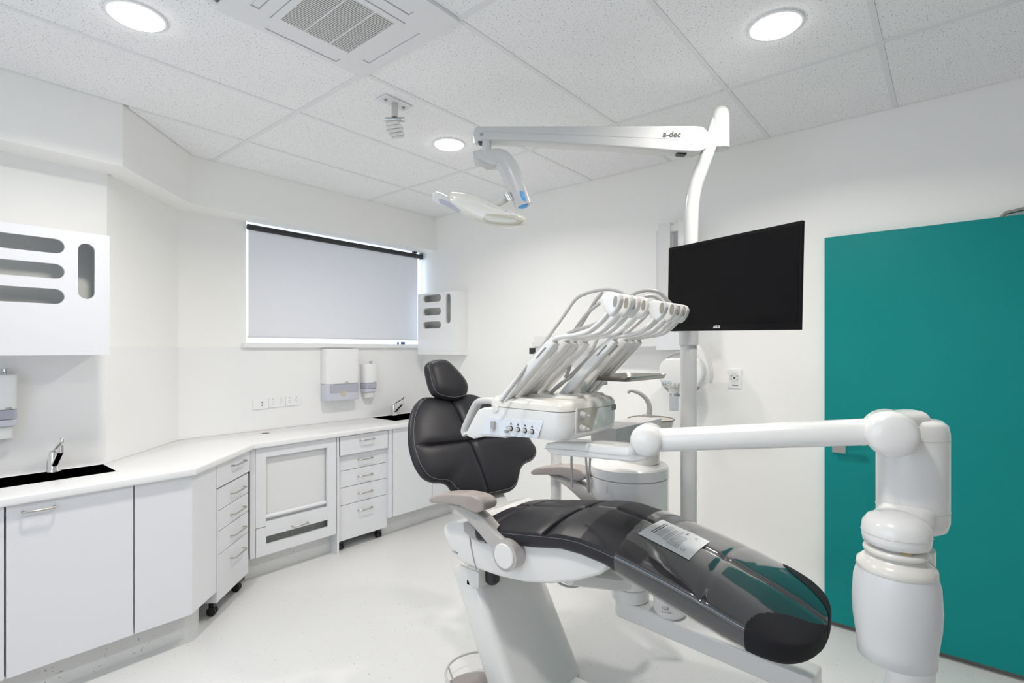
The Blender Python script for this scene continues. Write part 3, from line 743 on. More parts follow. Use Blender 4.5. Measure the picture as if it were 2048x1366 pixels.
for (u0, u1, vc, kind, lab) in ((505.5, 536, 808, 'data', 'white single data plate left of the two power points'), (536.5, 570, 804, 'p', 'white double power point next to the data plate'), (570.5, 600, 801, 'p', 'white double power point nearest the towel dispenser')):
    c = cc((u0 + u1) / 2, vc); w = cc(u1, vc).x - cc(u0, vc).x - .002
    t = plate(lab, c, X_, -Y_, w, .075)
    if kind == 'data':
        for dz in (.012, -.010):
            bm = B(); cyl(bm, c + V((.01, -.008, dz)), c + V((.01, -.0092, dz)), .006, 10); obj('socket', bm, M['inkg'], t)
    else:
        for sx_ in (-1, 1):
            for (dx, dz, rw, rh) in ((-.007, .002, .002, .008), (.007, .002, .002, .008), (0, -.012, .002, .008)):
                bm = B(); box(bm, c + V((sx_ * w * .24 + dx - rw / 2, -.0092, dz - rh / 2)), c + V((sx_ * w * .24 + dx + rw / 2, -.0078, dz + rh / 2))); obj('slot', bm, M['inkg'], t)
            bm = B(); box(bm, c + V((sx_ * w * .24 - .006, -.011, .018)), c + V((sx_ * w * .24 + .006, -.007, .030)), .001); obj('switch', bm, M['plas'], t)
c = ax(1469.5, 757, XE)
t = plate('white round-socket power point on the wall left of the teal door', c, Y_, -X_, abs(ax(1483, 757, XE).y - ax(1455.5, 757, XE).y), .115)
bm = B(); lathe(bm, c + V((-.008, 0, .002)), [(.030, 0), (.030, .0012), (.027, .0013), (0, .0013)], 28, -X_); obj('socket_ring', bm, M['plas'], t)
bm = B(); cyl(bm, c + V((-.009, 0, .004)), c + V((-.0103, 0, .004)), .0055, 12); obj('socket_hole', bm, M['ink'], t)
for a_ in (.6, 2.54, 3.6, 5.82):
    q = c + V((-.008, .020 * math.cos(a_), .004 + .020 * math.sin(a_))); bm = B(); cyl(bm, q, q - X_ * .0024, .003, 8); obj('socket_pin_hole', bm, M['ink'], t)
bm = B(); box(bm, c + V((-.0088, -.022, -.044)), c + V((-.0078, .012, -.038))); obj('rating_mark', bm, M['inkg'], t)

# ------------------------------------------------------------------ upholstery helpers
def interp(tab, y):
    for a, b in zip(tab, tab[1:]):
        if (a[0] - y) * (b[0] - y) <= 0:
            t = (y - a[0]) / (b[0] - a[0]); return [a[k] + (b[k] - a[k]) * t for k in range(1, len(a))]
    return list(tab[0][1:]) if abs(y - tab[0][0]) < abs(y - tab[-1][0]) else list(tab[-1][1:])
def resample(pts, n):
    L = [0]
    for i in range(len(pts)): L.append(L[-1] + (pts[(i + 1) % len(pts)] - pts[i]).length)
    out = []; k = 0
    for i in range(n):
        t = L[-1] * i / n
        while L[k + 1] < t: k += 1
        f = (t - L[k]) / max(1e-9, L[k + 1] - L[k]); out.append(pts[k].lerp(pts[(k + 1) % len(pts)], f))
    return out
def pillow(bm, loop3, n, hf, hb, N_=220, K=40, p=2.6, groove=None, sm=6):
    """closed outline (3D points on a plane with normal n) -> rounded cushion, front bulge hf along n, back hb"""
    P = resample(smooth_path(loop3, sm, True), N_); c = sum(P, V((0, 0, 0))) / N_
    rings = []
    def ring(r, h, front):
        vs = []
        for q in P:
            w = c + (q - c) * r; g = groove(w, r) if (groove and front) else 0.0
            vs.append(bm.verts.new(w + n * (h - g)))
        return vs
    fr = [math.sin(math.pi / 2 * k / K) for k in range(K + 1)]     # dense near the rim
    for k in range(K, 0, -1):
        r = 1 - (1 - k / K) ** 1.0
        r = fr[k]; rings.append(ring(r, hf * max(0, 1 - r ** (p * 1.6)) ** (1 / p), True))
    F_ = rings[::-1]; Fm = bm.verts.new(c + n * (hf - (groove(c, 0) if groove else 0)))
    K2 = 10; bk = []
    for k in range(K2, 0, -1):
        r = math.sin(math.pi / 2 * k / K2)
        if k == K2: bk.append(rings[0]); continue
        bk.append(ring(r, -hb * max(0, 1 - r ** (p * 1.6)) ** (1 / p), False))
    Bm = bm.verts.new(c - n * hb)
    for seq, m in ((rings, Fm), (bk, Bm)):
        for A, C in zip(seq, seq[1:]):
            for i in range(N_): bm.faces.new((A[i], A[(i + 1) % N_], C[(i + 1) % N_], C[i]))
        L = seq[-1]
        for i in range(N_): bm.faces.new((L[i], L[(i + 1) % N_], m))
    return bm, P, c
def gauss(d, w): return math.exp(-(d / w) ** 2)

# ------------------------------------------------------------------ DENTAL CHAIR
XN, XFAR, XC = 1.53, 2.04, 1.785
CH = thing('dental_chair', 'reclined charcoal dental chair with white base and taupe armrests', 'dental chair', (XC, 1.35, 0))
HW = (XFAR - XN) / 2
tabS = [(1.52, .765, .018, .715), (1.47, .782, .030, .722), (1.376, .795, .035, .735), (1.19, .824, .040, .762), (1.06, .844, .046, .788), (.98, .848, .050, .788), (.89, .838, .048, .779),
        (.84, .829, .046, .765), (.70, .800, .042, .725), (.575, .771, .037, .690), (.50, .748, .034, .672), (.44, .731, .032, .661), (.40, .718, .030, .655), (.35, .702, .026, .646), (.285, .684, .012, .640)]
YT, YR = .285, 1.52
def halfw(y):
    w = HW
    if y < .45: k = (.45 - y) / (.45 - YT); w = HW * max(0.0, 1 - min(1, k) ** 2.8) ** (1 / 2.4)
    if y > 1.45: k = (y - 1.45) / (YR - 1.45); w = HW * max(0.0, 1 - min(1, k) ** 3) ** (1 / 3)
    return max(w, .004)
knee = [ax(1091, 1052, XN + .01).y, ax(1174, 1014, XC).y, ax(1242, 985.5, XFAR - .02).y]
hip = [ax(996, 1036, XN + .06).y, ax(1063, 1012, XC).y, ax(1135, 990, XFAR - .02).y]
fold = [ax(1405, 1178, XN + .02).y, ax(1448, 1131, XC).y, ax(1497, 1092, XFAR - .02).y]
def para(c3, x): # quadratic through x=-1,0,1
    a, b, c = c3; return b + (c - a) / 2 * x + ((a + c) / 2 - b) * x * x
def seat_pt(x, y):
    """top surface at lateral x in [-1,1]"""
    zs, cr, zb_ = interp(tabS, y); w = halfw(y)
    z = zs + cr * (1 - abs(x) ** 2.4)
    g = .012 * gauss(y - para(knee, x), .0065) + .006 * gauss(y - para(knee, x), .022) + .009 * gauss(y - para(hip, x), .006) + .004 * gauss(y - para(fold, x), .012)
    g += .009 * gauss(x * w, .0055) + .004 * gauss(x * w, .02)
    return V((XC + x * w, y, z - g))
NYS, NXS = 330, 100
def ring_pts(y):
    zs, cr, zb_ = interp(tabS, y); w = halfw(y); pts = []; kinds = []
    for k in range(NXS + 1):
        x = -1 + 2 * k / NXS; x = math.copysign(abs(x) ** .85, x); pts.append(seat_pt(x, y)); kinds.append(('t', x))
    side = [(1.012, -.10), (1.015, -.25), (1.010, -.5), (.995, -.75), (.965, -.93), (.90, -1.0)]
    for fx, fz in side: pts.append(V((XC + w * fx, y, zs + (zs - zb_) * fz))); kinds.append(('s', 1))
    for fx in (.5, 0, -.5): pts.append(V((XC + w * fx, y, zb_))); kinds.append(('b', fx))
    for fx, fz in side[::-1]: pts.append(V((XC - w * fx, y, zs + (zs - zb_) * fz))); kinds.append(('s', -1))
    return pts, kinds
ys = [YR + (YT - YR) * i / NYS for i in range(NYS + 1)]
ys += [YT + d for d in (.0012, .004, .010, .018)]; ys += [YR - d for d in (.001, .004, .010)]
ys = sorted(set(ys), reverse=True)
GRID = [ring_pts(y) for y in ys]; KND = GRID[0][1]; MR = len(KND)
def seat_mesh(off, keep, r0=0, close=True):
    bm = B(); vs = {}
    def vert(i, j):
        j %= MR
        if (i, j) not in vs:
            P = GRID[i][0][j]
            if off:
                i0, i1 = max(i - 1, 0), min(i + 1, len(ys) - 1)
                tu = GRID[i1][0][j] - GRID[i0][0][j]; tv = GRID[i][0][(j + 1) % MR] - GRID[i][0][j - 1]
                n = tu.cross(tv)
                if n.length > 1e-9:
                    n.normalize()
                    cpt = V((XC, ys[i], (interp(tabS, ys[i])[2] + interp(tabS, ys[i])[0]) / 2))
                    if n.dot(P - cpt) < 0: n = -n
                    P = P + n * off
            vs[(i, j)] = bm.verts.new(P)
        return vs[(i, j)]
    for i in range(len(ys) - 1):
        for j in range(MR):
            if keep(i, j): bm.faces.new((vert(i, j), vert(i, j + 1), vert(i + 1, j + 1), vert(i + 1, j)))
    if close:
        bm.faces.new([vert(0, j) for j in range(MR)]); bm.faces.new([vert(len(ys) - 1, j) for j in range(MR)][::-1])
    return bm
SEAT = obj('seat_and_legrest', seat_mesh(0, lambda i, j: True), M['leather'], CH, 50)
for s in (-1, 1):
    bm = B(); pts = []
    for y in [1.47 - .03 * k for k in range(44)]:
        if y < .30: break
        zs, cr, zb_ = interp(tabS, y); pts.append(V((XC + s * halfw(y) * 1.014, y, zs - .012)))
    tube(bm, pts, .0013, 6); obj('stitching', bm, M['thread'], SEAT)
# backrest
Pb, Pt = ax(975, 990, XC), ax(905, 805, XC)
exB = V((math.cos(math.radians(-6)), math.sin(math.radians(-6)), 0)); eyB = (Pt - Pb).normalized(); eyB = (eyB - exB * eyB.dot(exB)).normalized(); nB = exB.cross(eyB)
if nB.y > 0: nB = -nB
zo = lambda pts, s, ox, oy: [(p[0] / s + ox, p[1] / s + oy) for p in pts]
outB = zo([(300, 438), (200, 442), (140, 492), (98, 570), (76, 660), (70, 760), (75, 870), (100, 980), (140, 1080), (205, 1170), (290, 1210), (380, 1216), (432, 1240), (470, 1290), (530, 1322), (640, 1345), (750, 1350), (820, 1335), (920, 1312),
           (1000, 1288), (1050, 1240), (1072, 1165), (1092, 1090), (1130, 1042), (1200, 1005), (1232, 950), (1222, 895), (1190, 850), (1140, 770), (1070, 670), (980, 575), (880, 500), (790, 462), (715, 440), (650, 414), (580, 410), (500, 440), (400, 450)], 4.553, 800, 700)
loopB = [apl(u, v, Pb, nB) for u, v in outB]
midd = eyB; cross0 = apl(931.7, 886.6, Pb, nB)
crL, crR = apl(828.5, 896, Pb, nB), apl(1055, 868, Pb, nB)
def grB(w, r):
    d = w - Pb; sx = (w - cross0).dot(exB); sy = (w - cross0).dot(eyB)
    # vertical seam and curved cross seam
    yl = (crL - cross0).dot(eyB); yr = (crR - cross0).dot(eyB); xl = (crL - cross0).dot(exB); xr = (crR - cross0).dot(exB)
    k = sx / xl if sx < 0 else sx / xr
    yy = (yl if sx < 0 else yr) * k * k
    sv = (w - Pb).dot(exB) - ((cross0 - Pb).dot(exB)) * ((w - Pb).dot(eyB) / max(1e-6, (cross0 - Pb).dot(eyB)))
    return .014 * gauss(sv, .0065) + .006 * gauss(sv, .022) + (.012 * gauss(sy - yy, .0065) + .005 * gauss(sy - yy, .022)) * min(1, max(0, (1.02 - abs(k)) * 4))
bm = B(); _, outl, cB = pillow(bm, loopB, nB, .045, .028, 420, 120, groove=grB)
BACK = obj('backrest', bm, M['leather'], CH, 60)
bm = B(); tube(bm, [cB + (q - cB) * .955 + nB * .0265 for q in outl[::2]], .0012, 6, True); obj('stitching', bm, M['thread'], BACK)
# headrest
Ph = ax(903, 800, XC - .0) + nB * .035
eyH = (eyB * .92 + Z_ * .22).normalized(); nH = exB.cross(eyH); nH = -nH if nH.y > 0 else nH
outH = zo([(226, 165), (240, 125), (290, 100), (350, 95), (410, 110), (470, 160), (530, 225), (580, 290), (602, 350), (595, 410), (560, 442), (480, 458), (400, 450), (330, 430), (292, 400), (265, 345), (240, 255)], 4.553, 800, 700)
bm = B(); _, outl, cH = pillow(bm, [apl(u, v, Ph, nH) for u, v in outH], nH, .040, .030, 160, 30)
HR = obj('headrest', bm, M['leather'], CH, 60)
bm = B(); tube(bm, [cH + (q - cH) * .93 + nH * .026 for q in outl[::2]], .0012, 6, True); obj('stitching', bm, M['thread'], HR)
bm = B(); pm = Pt - nB * .04; obox(bm, (cH - nH * .035 + pm - eyB * .05) / 2, exB, eyB, nB, .07, .30, .02, .006); obj('headrest_bar', bm, M['grey'], CH)
bm = B(); sweep(bm, [Pb + eyB * .20 - nB * .045, Pb + eyB * .02 - nB * .05, V((XC, 1.60, .72)), V((XC, 1.50, .68))], oval(.12, .025, 16, 4), up=exB.cross(Z_)); obj('back_support', bm, M['plas'], CH)
# under frame and side cover (white shell)
sk = [(884, 1064), (886, 1051), (900, 1044), (928, 1042), (960, 1062), (1060, 1082), (1150, 1094), (1205, 1112), (1214, 1122), (1213, 1138), (1198, 1151), (1150, 1164), (1100, 1169), (1050, 1166), (1000, 1155), (962, 1142), (925, 1127), (906, 1110), (893, 1086)]
XS = 1.555
bm = B(); prism(bm, [ax(u, v, XS) for u, v in sk], (2 * (XC - XS), 0, 0), .016, 3, 40); obj('under_frame', bm, M['plas'], CH, 50)
bm = B(); tube(bm, [ax(u, v, XS - .001) for u, v in ((939, 1064), (941, 1085), (946, 1112), (953, 1141))], .003, 8, sm=5); obj('cover_joint', bm, M['grey'], CH)
bm = B(); tube(bm, [ax(u, v, XS - .0005) for u, v in ((922, 1130), (940, 1138), (957, 1144))], .0025, 6); obj('cover_joint', bm, M['grey'], CH)
text('a-dec', .016, ax(911, 1104, XS), -Y_, Z_, M['inkg'], CH)
bm = B(); prism(bm, [ax(u, v, XS - .012) for u, v in ((926, 1046), (932, 1043), (955, 1062), (972, 1088), (960, 1086), (944, 1078), (928, 1064))], (.03, 0, 0), .003); obj('arm_bracket', bm, M['grey'], CH)
# pedestal lift arm
XP0, XP1 = 1.625, 2.065
pts = [V((XP0, 1.59, .53)), V((XP0, 1.29, 0)), V((XP0, 1.475, 0)), V((XP0, 1.735, .53))]
bm = B(); prism(bm, pts, (XP1 - XP0, 0, 0), .035, 4, 30); obj('lift_pedestal', bm, M['plas'], CH, 50)
bm = B(); box(bm, (XP0 + .02, .80, 0), (XP1 - .06, 1.34, .018), .004); obj('base_plate', bm, M['plas'], CH)
c = ax(960, 1156, XP0 + .03); bm = B(); box(bm, (c.x - .03, c.y - .02, c.z - .03), (c.x + .05, c.y + .05, c.z + .05), .008); obj('hinge_block', bm, M['plas'], CH)
c = ax(1002, 1158, 1.70); bm = B(); lathe(bm, c + V((0, .05, .04)), [(.034, 0), (.036, -.03), (.033, -.06), (.02, -.073), (0, -.075)], 24); obj('lift_motor', bm, M['dark'], CH)
bm = B(); tube(bm, [ad(u, v, 2.15) for u, v in ((1105, 1150), (1120, 1167), (1145, 1174), (1168, 1166), (1180, 1150))], .005, 8, sm=6); obj('hose_loop', bm, M['hose'], CH)
# armrests
def armrest(label):
    c = ax(1006, 1113, 1.49)
    g = bpy.data.objects.new('armrest', None)
    bm = B(); cyl(bm, (1.497, c.y, c.z), (1.575, c.y, c.z), .059, 36, bevel=.016)
    prism(bm, [ax(u, v, 1.507) for u, v in ((893, 1007), (925, 1013), (950, 1025), (964, 1036), (986, 1062), (1006, 1080), (1016, 1100), (994, 1108), (972, 1086), (950, 1059), (930, 1037), (905, 1017))], (.058, 0, 0), .008, 3, 30)
    a = obj('armrest', bm, M['arm'], CH, 50)
    bm = B(); lathe(bm, (1.497, c.y, c.z), [(.047, 0), (.047, .004), (.044, .007), (0, .0085)], 36, -X_); obj('hub_cap', bm, M['plas'], a)
    bm = B(); prism(bm, [ax(u, v, 1.485) for u, v in ((855, 1003), (858, 996), (868, 990.5), (892, 988), (918, 988), (942, 992), (958, 999), (967, 1009), (966, 1021), (952, 1027), (936, 1022), (917, 1012), (893, 1008), (862, 1007))], (.085, 0, 0), .012, 4, 25)
    obj('arm_pad', bm, M['taupe'], a, 60)
    return a
AR = armrest('near')
far = AR.copy(); COL.objects.link(far); far.location = V((2.07 - 1.49, -.098, .028))
for ch in list(AR.children):
    c = ch.copy(); COL.objects.link(c); c.parent = far
# clear toe cover with pockets and leaflet
film = [ax(1229, 1080, XN).y, ax(1290, 1046, XC).y, ax(1339, 1014, XFAR).y]
def pocket(i, j, s, a=.60, b=.165):
    k, x = KND[j]; y = ys[i]
    if k == 'b': return False
    x = x if k == 't' else float(x)
    return ((x - s) / a) ** 2 + ((y - .275) / b) ** 2 < 1
def infilm(i, j):
    k, x = KND[j]
    if k == 'b': return False
    x = x if k == 't' else float(x)
    return ys[i] < para(film, max(-1, min(1, x)))
TC = thing('toe_cover', 'clear shiny plastic toe cover with black corner pockets on the legrest', 'toe cover', (XC, .6, .8))
obj('film', seat_mesh(.004, lambda i, j: infilm(i, j) and not pocket(i, j, -1) and not pocket(i, j, 1, .48, .185), close=False), M['film'], TC, 60)
obj('corner_pocket', seat_mesh(.005, lambda i, j: pocket(i, j, -1), close=False), M['suede'], TC, 60)
obj('corner_pocket', seat_mesh(.005, lambda i, j: pocket(i, j, 1, .48, .185), close=False), M['suede'], TC, 60)
# leaflet lying on the film
def on_seat(u, v):
    z = .80
    for _ in range(12):
        p = az(u, v, z); x = max(-1, min(1, (p.x - XC) / halfw(p.y))); zs, cr, zb_ = interp(tabS, p.y); z = zs + cr * (1 - abs(x) ** 2.4) + .0012
    return az(u, v, z)
LC = [on_seat(*p) for p in ((1276, 1071), (1325, 1042), (1420, 1086), (1378, 1123))]
def lp(a, b, lift=0):  # a across (0..1 along first edge), b down
    p = (LC[0].lerp(LC[1], a)).lerp(LC[3].lerp(LC[2], a), b)
    x = max(-1, min(1, (p.x - XC) / halfw(p.y))); zs, cr, zb_ = interp(tabS, p.y)
    return V((p.x, p.y, zs + cr * (1 - abs(x) ** 2.4) + .0056 + lift))
LF = thing('leaflet', 'white printed leaflet lying on the clear toe cover', 'leaflet', lp(.5, .5))
bm = B(); n_ = 10; g = [[bm.verts.new(lp(a / n_, b / n_)) for b in range(n_ + 1)] for a in range(n_ + 1)]; g2 = [[bm.verts.new(lp(a / n_, b / n_, .0006)) for b in range(n_ + 1)] for a in range(n_ + 1)]
for a in range(n_):
    for b in range(n_):
        bm.faces.new((g[a][b], g[a][b + 1], g[a + 1][b + 1], g[a + 1][b])); bm.faces.new((g2[a][b], g2[a + 1][b], g2[a + 1][b + 1], g2[a][b + 1]))
obj('sheet', bm, M['paper'], LF)
def print_bars(name, rows, m):
    bm = B()
    for a0, a1, b0, b1 in rows:
        k = 6; T = [[bm.verts.new(lp(a0 + (a1 - a0) * i / k, bb, .0010)) for i in range(k + 1)] for bb in (b0, b1)]
        for i in range(k): bm.faces.new((T[0][i], T[0][i + 1], T[1][i + 1], T[1][i]))
    o = obj(name, bm, m, LF); o['kind'] = 'stuff'; return o
rows = []
random.seed(3)
def words(b0, b1, a0, a1):
    a = a0
    while a < a1 - .02:
        w = random.uniform(.04, .10); rows.append((a, min(a + w, a1), b0, b1)); a += w + .012
for b0 in (.13, .175): words(b0, b0 + .022, .27, .86)
print_bars('heading_print', rows, M['ink'])
rows = []
for k in range(5): words(.235 + k * .024, .243 + k * .024, .26, .86)
for k in range(4): words(.385 + k * .024, .393 + k * .024, .22, .80)
for k in range(9): words(.50 + k * .024, .508 + k * .024, .14, .66 if k > 2 else .86)
words(.60, .625, .76, .90)
print_bars('body_print', rows, M['inkg'])
bm = B(); tube(bm, [lp(.20 + .045 * math.cos(t * .4), .80 + .035 * math.sin(t * .4), .001) for t in range(16)], .0006, 5, True); tube(bm, [lp(.82 + .04 * math.cos(t * .4), .80 + .022 * math.sin(t * .4), .001) for t in range(16)], .0005, 5, True); obj('symbol_print', bm, M['inkg'], LF)['kind'] = 'stuff'

# foot control
fc = az(955, 1392, .02)
FC = thing('foot_control', 'taupe round foot control with a wire loop beside the chair pedestal', 'foot control', (fc.x, fc.y, 0))
bm = B(); lathe(bm, (fc.x, fc.y, 0), [(.165, 0), (.165, .012), (.155, .03), (.12, .045), (.03, .052), (0, .052)], 48); obj('disc', bm, M['pedal'], FC, 30)
rc = az(960, 1343, .09); bm = B(); tube(bm, [V((rc.x + .150 * math.cos(2 * math.pi * k / 40), rc.y + .150 * math.sin(2 * math.pi * k / 40), .09)) for k in range(40)], .0055, 10, True)
obj('wire_loop', bm, M['lgrey'], FC)
bm = B()
for k in range(3):
    a_ = 2.0 + k * 2.1; q = V((rc.x + .150 * math.cos(a_), rc.y + .150 * math.sin(a_), .09)); w = V((fc.x, fc.y, .03)); w = w + (V((q.x, q.y, .03)) - w) * .8
    b2 = B(); tube(b2, [q, w], .004, 8); obj('loop_post', b2, M['lgrey'], FC)
bm.free()

# ------------------------------------------------------------------ DELIVERY SYSTEM (front-mounted)
hl = ad(1295, 880, 1.52); hr = ad(1780, 866, 1.27); mc = ad(1824, 866, 1.33)
DS = thing('delivery_unit', 'white dental delivery unit with instrument whips on a jointed arm', 'delivery unit', (mc.x, mc.y, 0))
# rigid arm under the legrest
bz = .40
b0, b1, b2 = az(1222, 1193, bz), az(1624.6, 1358, bz), az(1650.5, 1332, bz)
eb = (b1 - b0).normalized(); nb = V((-eb.y, eb.x, 0)); nb = nb if nb.dot(b2 - b1) > 0 else -nb
wb = .105
pts = [b0 - eb * .0 + nb * .03, b0 + nb * 0 + eb * .03, b1, b1 + nb * wb, b0 + nb * wb, b0 + nb * (wb - .03) - eb * .03]
bm = B(); prism(bm, pts, (0, 0, -.078), .008, 3); obj('rigid_arm', bm, M['plas'], DS)
pc = b0 + nb * .055 + eb * .065
bm = B(); lathe(bm, (pc.x, pc.y, bz + .002), [(.078, 0), (.082, .004), (.082, .052), (.078, .056)], 36); lathe(bm, (pc.x, pc.y, bz + .060), [(.080, 0), (.083, .003), (.083, .05), (.078, .055), (0, .057)], 36); obj('pivot_drum', bm, M['plas'], DS)
lk = V((XC, 1.28, .62)); bm = B(); sweep(bm, [V((pc.x, pc.y, bz + .085)), V((pc.x - .1, pc.y + .05, bz + .10)), V((XC, 1.22, .58))], oval(.07, .032, 16, 4), up=Z_); obj('pivot_link', bm, M['plas'], DS)
kc = b0 + nb * .052 + eb * .26
bm = B(); lathe(bm, (kc.x, kc.y, bz + .001), [(.052, 0), (.060, .004), (.068, .02), (.068, .075), (.060, .082), (0, .084)], 36); PUMP = obj('junction_drum', bm, M['plas'], DS)
vdir = (V((0, 0, 0)) - kc); vdir.z = 0; vdir.normalize(); sd = Z_.cross(vdir)
text('123', .020, V((kc.x, kc.y, bz + .052)) + vdir * .0682 - sd * .02, sd, Z_, M['inkg'], PUMP)
text('sterile water', .008, V((kc.x, kc.y, bz + .036)) + vdir * .0686 - sd * .015, sd, Z_, M['inkg'], PUMP)
# hidden lower link to the post, post, mast
el = b1 + nb * wb / 2 - eb * .05
bm = B(); cyl(bm, (el.x, el.y, bz - .20), (el.x, el.y, bz - .076), .045, 24); sweep(bm, [V((el.x, el.y, bz - .17)), V((mc.x, mc.y, bz - .17))], oval(.05, .035, 16, 4), up=Z_); obj('lower_arm', bm, M['plas'], DS)
pp = ad(1818, 1300, 1.33)
bm = B(); cyl(bm, (pp.x, pp.y, bz - .21), (pp.x, pp.y, 1.0), .054, 36); obj('post', bm, M['plas'], DS)
am = (hr - hl); am.z = 0; am.normalize(); an = V((-am.y, am.x, 0))
an = an if an.dot(O - hl) > 0 else -an        # horizontal normal towards the viewer
zt_, zb2 = ad(1824, 836, 1.33).z, ad(1824, 1062, 1.33).z
wm = 60 / F * 1.33
prof = [(wm * .30, 0), (wm * .72, .004), (wm * .93, .014), (wm, .035), (wm, zt_ - zb2 - .035), (wm * .95, zt_ - zb2 - .014), (wm * .78, zt_ - zb2 - .003), (0, zt_ - zb2)]
bm = B(); lathe(bm, (mc.x, mc.y, zb2), prof, 48); obj('mast', bm, M['plas'], DS, 50)
for v in (875, 1015):
    zz_ = ad(1824, v, 1.33).z; bm = B(); lathe(bm, (mc.x, mc.y, zz_), [(wm + .0003, 0), (wm + .0009, .0008), (wm + .0003, .0016)], 48); obj('mast_joint', bm, M['lgrey'], DS)
# elbow block from mast to hub
bm = B(); hc2 = hr - an * .02
sweep(bm, [V((mc.x, mc.y, hr.z + .004)), hc2 + V((0, 0, .004))], oval(.045, .046, 20, 3), up=Z_); obj('elbow', bm, M['plas'], DS, 50)
bm = B(); lathe(bm, hr - an * .06, [(0, 0), (.046, .002), (.054, .014), (.055, .085), (.052, .098), (.040, .107), (.018, .111), (0, .1115)], 44, an); obj('elbow_hub', bm, M['plas'], DS, 50)
bm = B(); lathe(bm, hl - an * .05, [(0, 0), (.040, .002), (.0455, .012), (.0465, .065), (.044, .080), (.034, .090), (.015, .094), (0, .0945)], 40, an); obj('shoulder_hub', bm, M['plas'], DS, 50)
bm = B(); sweep(bm, [hl + am * .028 - an * .012, hr - am * .03 - an * .012], oval(.034, .033, 28, 2.3), up=Z_); obj('flex_arm', bm, M['plas'], DS, 50)
# water bottle
wc = ad(1792, 1220, 1.215)
BX, BY = wc.x, wc.y
zv = lambda v: ad(1792, v, 1.215).z
rv = lambda px: px / F * 1.215
WB = None
bm = B(); lathe(bm, (BX, BY, zv(1316)), [(0, 0), (rv(60), 0), (rv(66), .004), (rv(67), zv(1285) - zv(1316)), (rv(73), zv(1240) - zv(1316)), (rv(74.5), zv(1205) - zv(1316)), (rv(72), zv(1160) - zv(1316)), (rv(66), zv(1136) - zv(1316))], 48)
WB = obj('water_bottle', bm, M['bottle'], DS, 60)
bm = B(); lathe(bm, (BX, BY, zv(1140)), [(rv(65), 0), (rv(68), .004), (rv(66.5), .016), (rv(58), zv(1118) - zv(1140)), (rv(48), zv(1111) - zv(1140)), (rv(46), zv(1106) - zv(1140))], 48); obj('bottle_shoulder', bm, M['plasw'], WB, 60)
bm = B(); lathe(bm, (BX, BY, zv(1108)), [(rv(44), 0), (rv(54), .003), (rv(56), .009), (rv(54), .015), (rv(44), .018)], 48); obj('collar_ring', bm, M['plasw'], WB, 60)
bm = B(); lathe(bm, (BX, BY, zv(1096)), [(rv(40), -.02), (rv(40), .026)], 40); obj('neck', bm, M['clearp'], WB)
bm = B(); q = V((BX, BY, zv(1090))) + (O - V((BX, BY, zv(1090)))).normalized() * .0; vd = (V((0, 0, 0)) - V((BX, BY, 0))).normalized(); sd = Z_.cross(vd)
obox(bm, V((BX, BY, zv(1094))) + vd * rv(38) - sd * 0 + sd * -.0 + sd * .018, sd, vd, Z_, .022, .012, .014, .002); obj('brass_fitting', bm, M['brass'], WB)
bm = B(); lathe(bm, (BX, BY, zv(1088)), [(rv(50), 0), (rv(56), .003), (rv(57.5), .014), (rv(58.5), .028), (rv(57), .046), (rv(48), .062), (rv(30), .071), (0, .073)], 44); obj('bottle_mount', bm, M['plas'], WB, 60)
bm = B(); lathe(bm, (BX, BY, zv(1088) + .0255), [(rv(58.6), 0), (rv(59.2), .0008), (rv(58.6), .0016)], 44); obj('mount_joint', bm, M['lgrey'], WB)
bm = B(); sweep(bm, [V((BX, BY, zv(1052))), V((mc.x, mc.y, zv(1052)))], oval(.056, .028, 20, 3.5), up=Z_); obj('mount_bracket', bm, M['plas'], DS, 50)
# mounting arm under the control head
XM = 1.47
mp = [ax(u, v, XM) for u, v in ((1088, 893), (1092, 887), (1110, 884), (1180, 888), (1262, 896), (1300, 906), (1288, 921), (1262, 925), (1180, 917), (1105, 910), (1092, 903))]
bm = B(); prism(bm, mp, (.10, 0, 0), .010, 3, 40); obj('mounting_arm', bm, M['plas'], DS, 50)
bm = B(); tube(bm, [ax(u, v, XM - .0005) for u, v in ((1089, 897), (1120, 899), (1180, 904), (1240, 911), (1262, 910), (1272, 904))], .0013, 6, sm=4); obj('arm_seam', bm, M['lgrey'], DS)
bm = B(); sweep(bm, [V((XM + .05, ax(1262, 908, XM).y, ax(1262, 908, XM).z)), hl - an * .02 + Z_ * -.012], oval(.040, .026, 16, 4), up=Z_); obj('hub_neck', bm, M['plas'], DS, 50)
# control head
HX, HY = 1.33, .905
HXE = ay(1240, 800, HY).x; HYN = ax(962, 840, HX).y
zT, zB_ = 1.338, 1.209
CHD = None
def rrect(x0, x1, y0, y1, r, z, n=6):
    o = []
    for cx_, cy_, a0 in ((x1 - r, y1 - r, 0), (x0 + r, y1 - r, 90), (x0 + r, y0 + r, 180), (x1 - r, y0 + r, 270)):
        for k in range(n + 1): a = math.radians(a0 + 90 * k / n); o.append(V((cx_ + r * math.cos(a), cy_ + r * math.sin(a), z)))
    return o
def loft(bm, loops):
    R = [[bm.verts.new(p) for p in L] for L in loops]; n = len(R[0])
    for A, C in zip(R, R[1:]):
        for i in range(n): bm.faces.new((A[i], A[(i + 1) % n], C[(i + 1) % n], C[i]))
    bm.faces.new(R[0][::-1]); bm.faces.new(R[-1]); return bm
hh = zT - zB_
def hl_(dx, z): return rrect(HX + dx, HXE - dx, HY + dx, HYN - .02 - dx * .4, .05, z)
bm = B()
loft(bm, [rrect(HX + .05, HXE - .09, HY + .06, HYN - .05, .05, zB_ - .002), rrect(HX + .012, HXE - .045, HY + .018, HYN - .03, .05, zB_ + .004), hl_(.004, zB_ + .020), hl_(.0, zB_ + .05), hl_(.0, zT - .036), hl_(.003, zT - .034)])
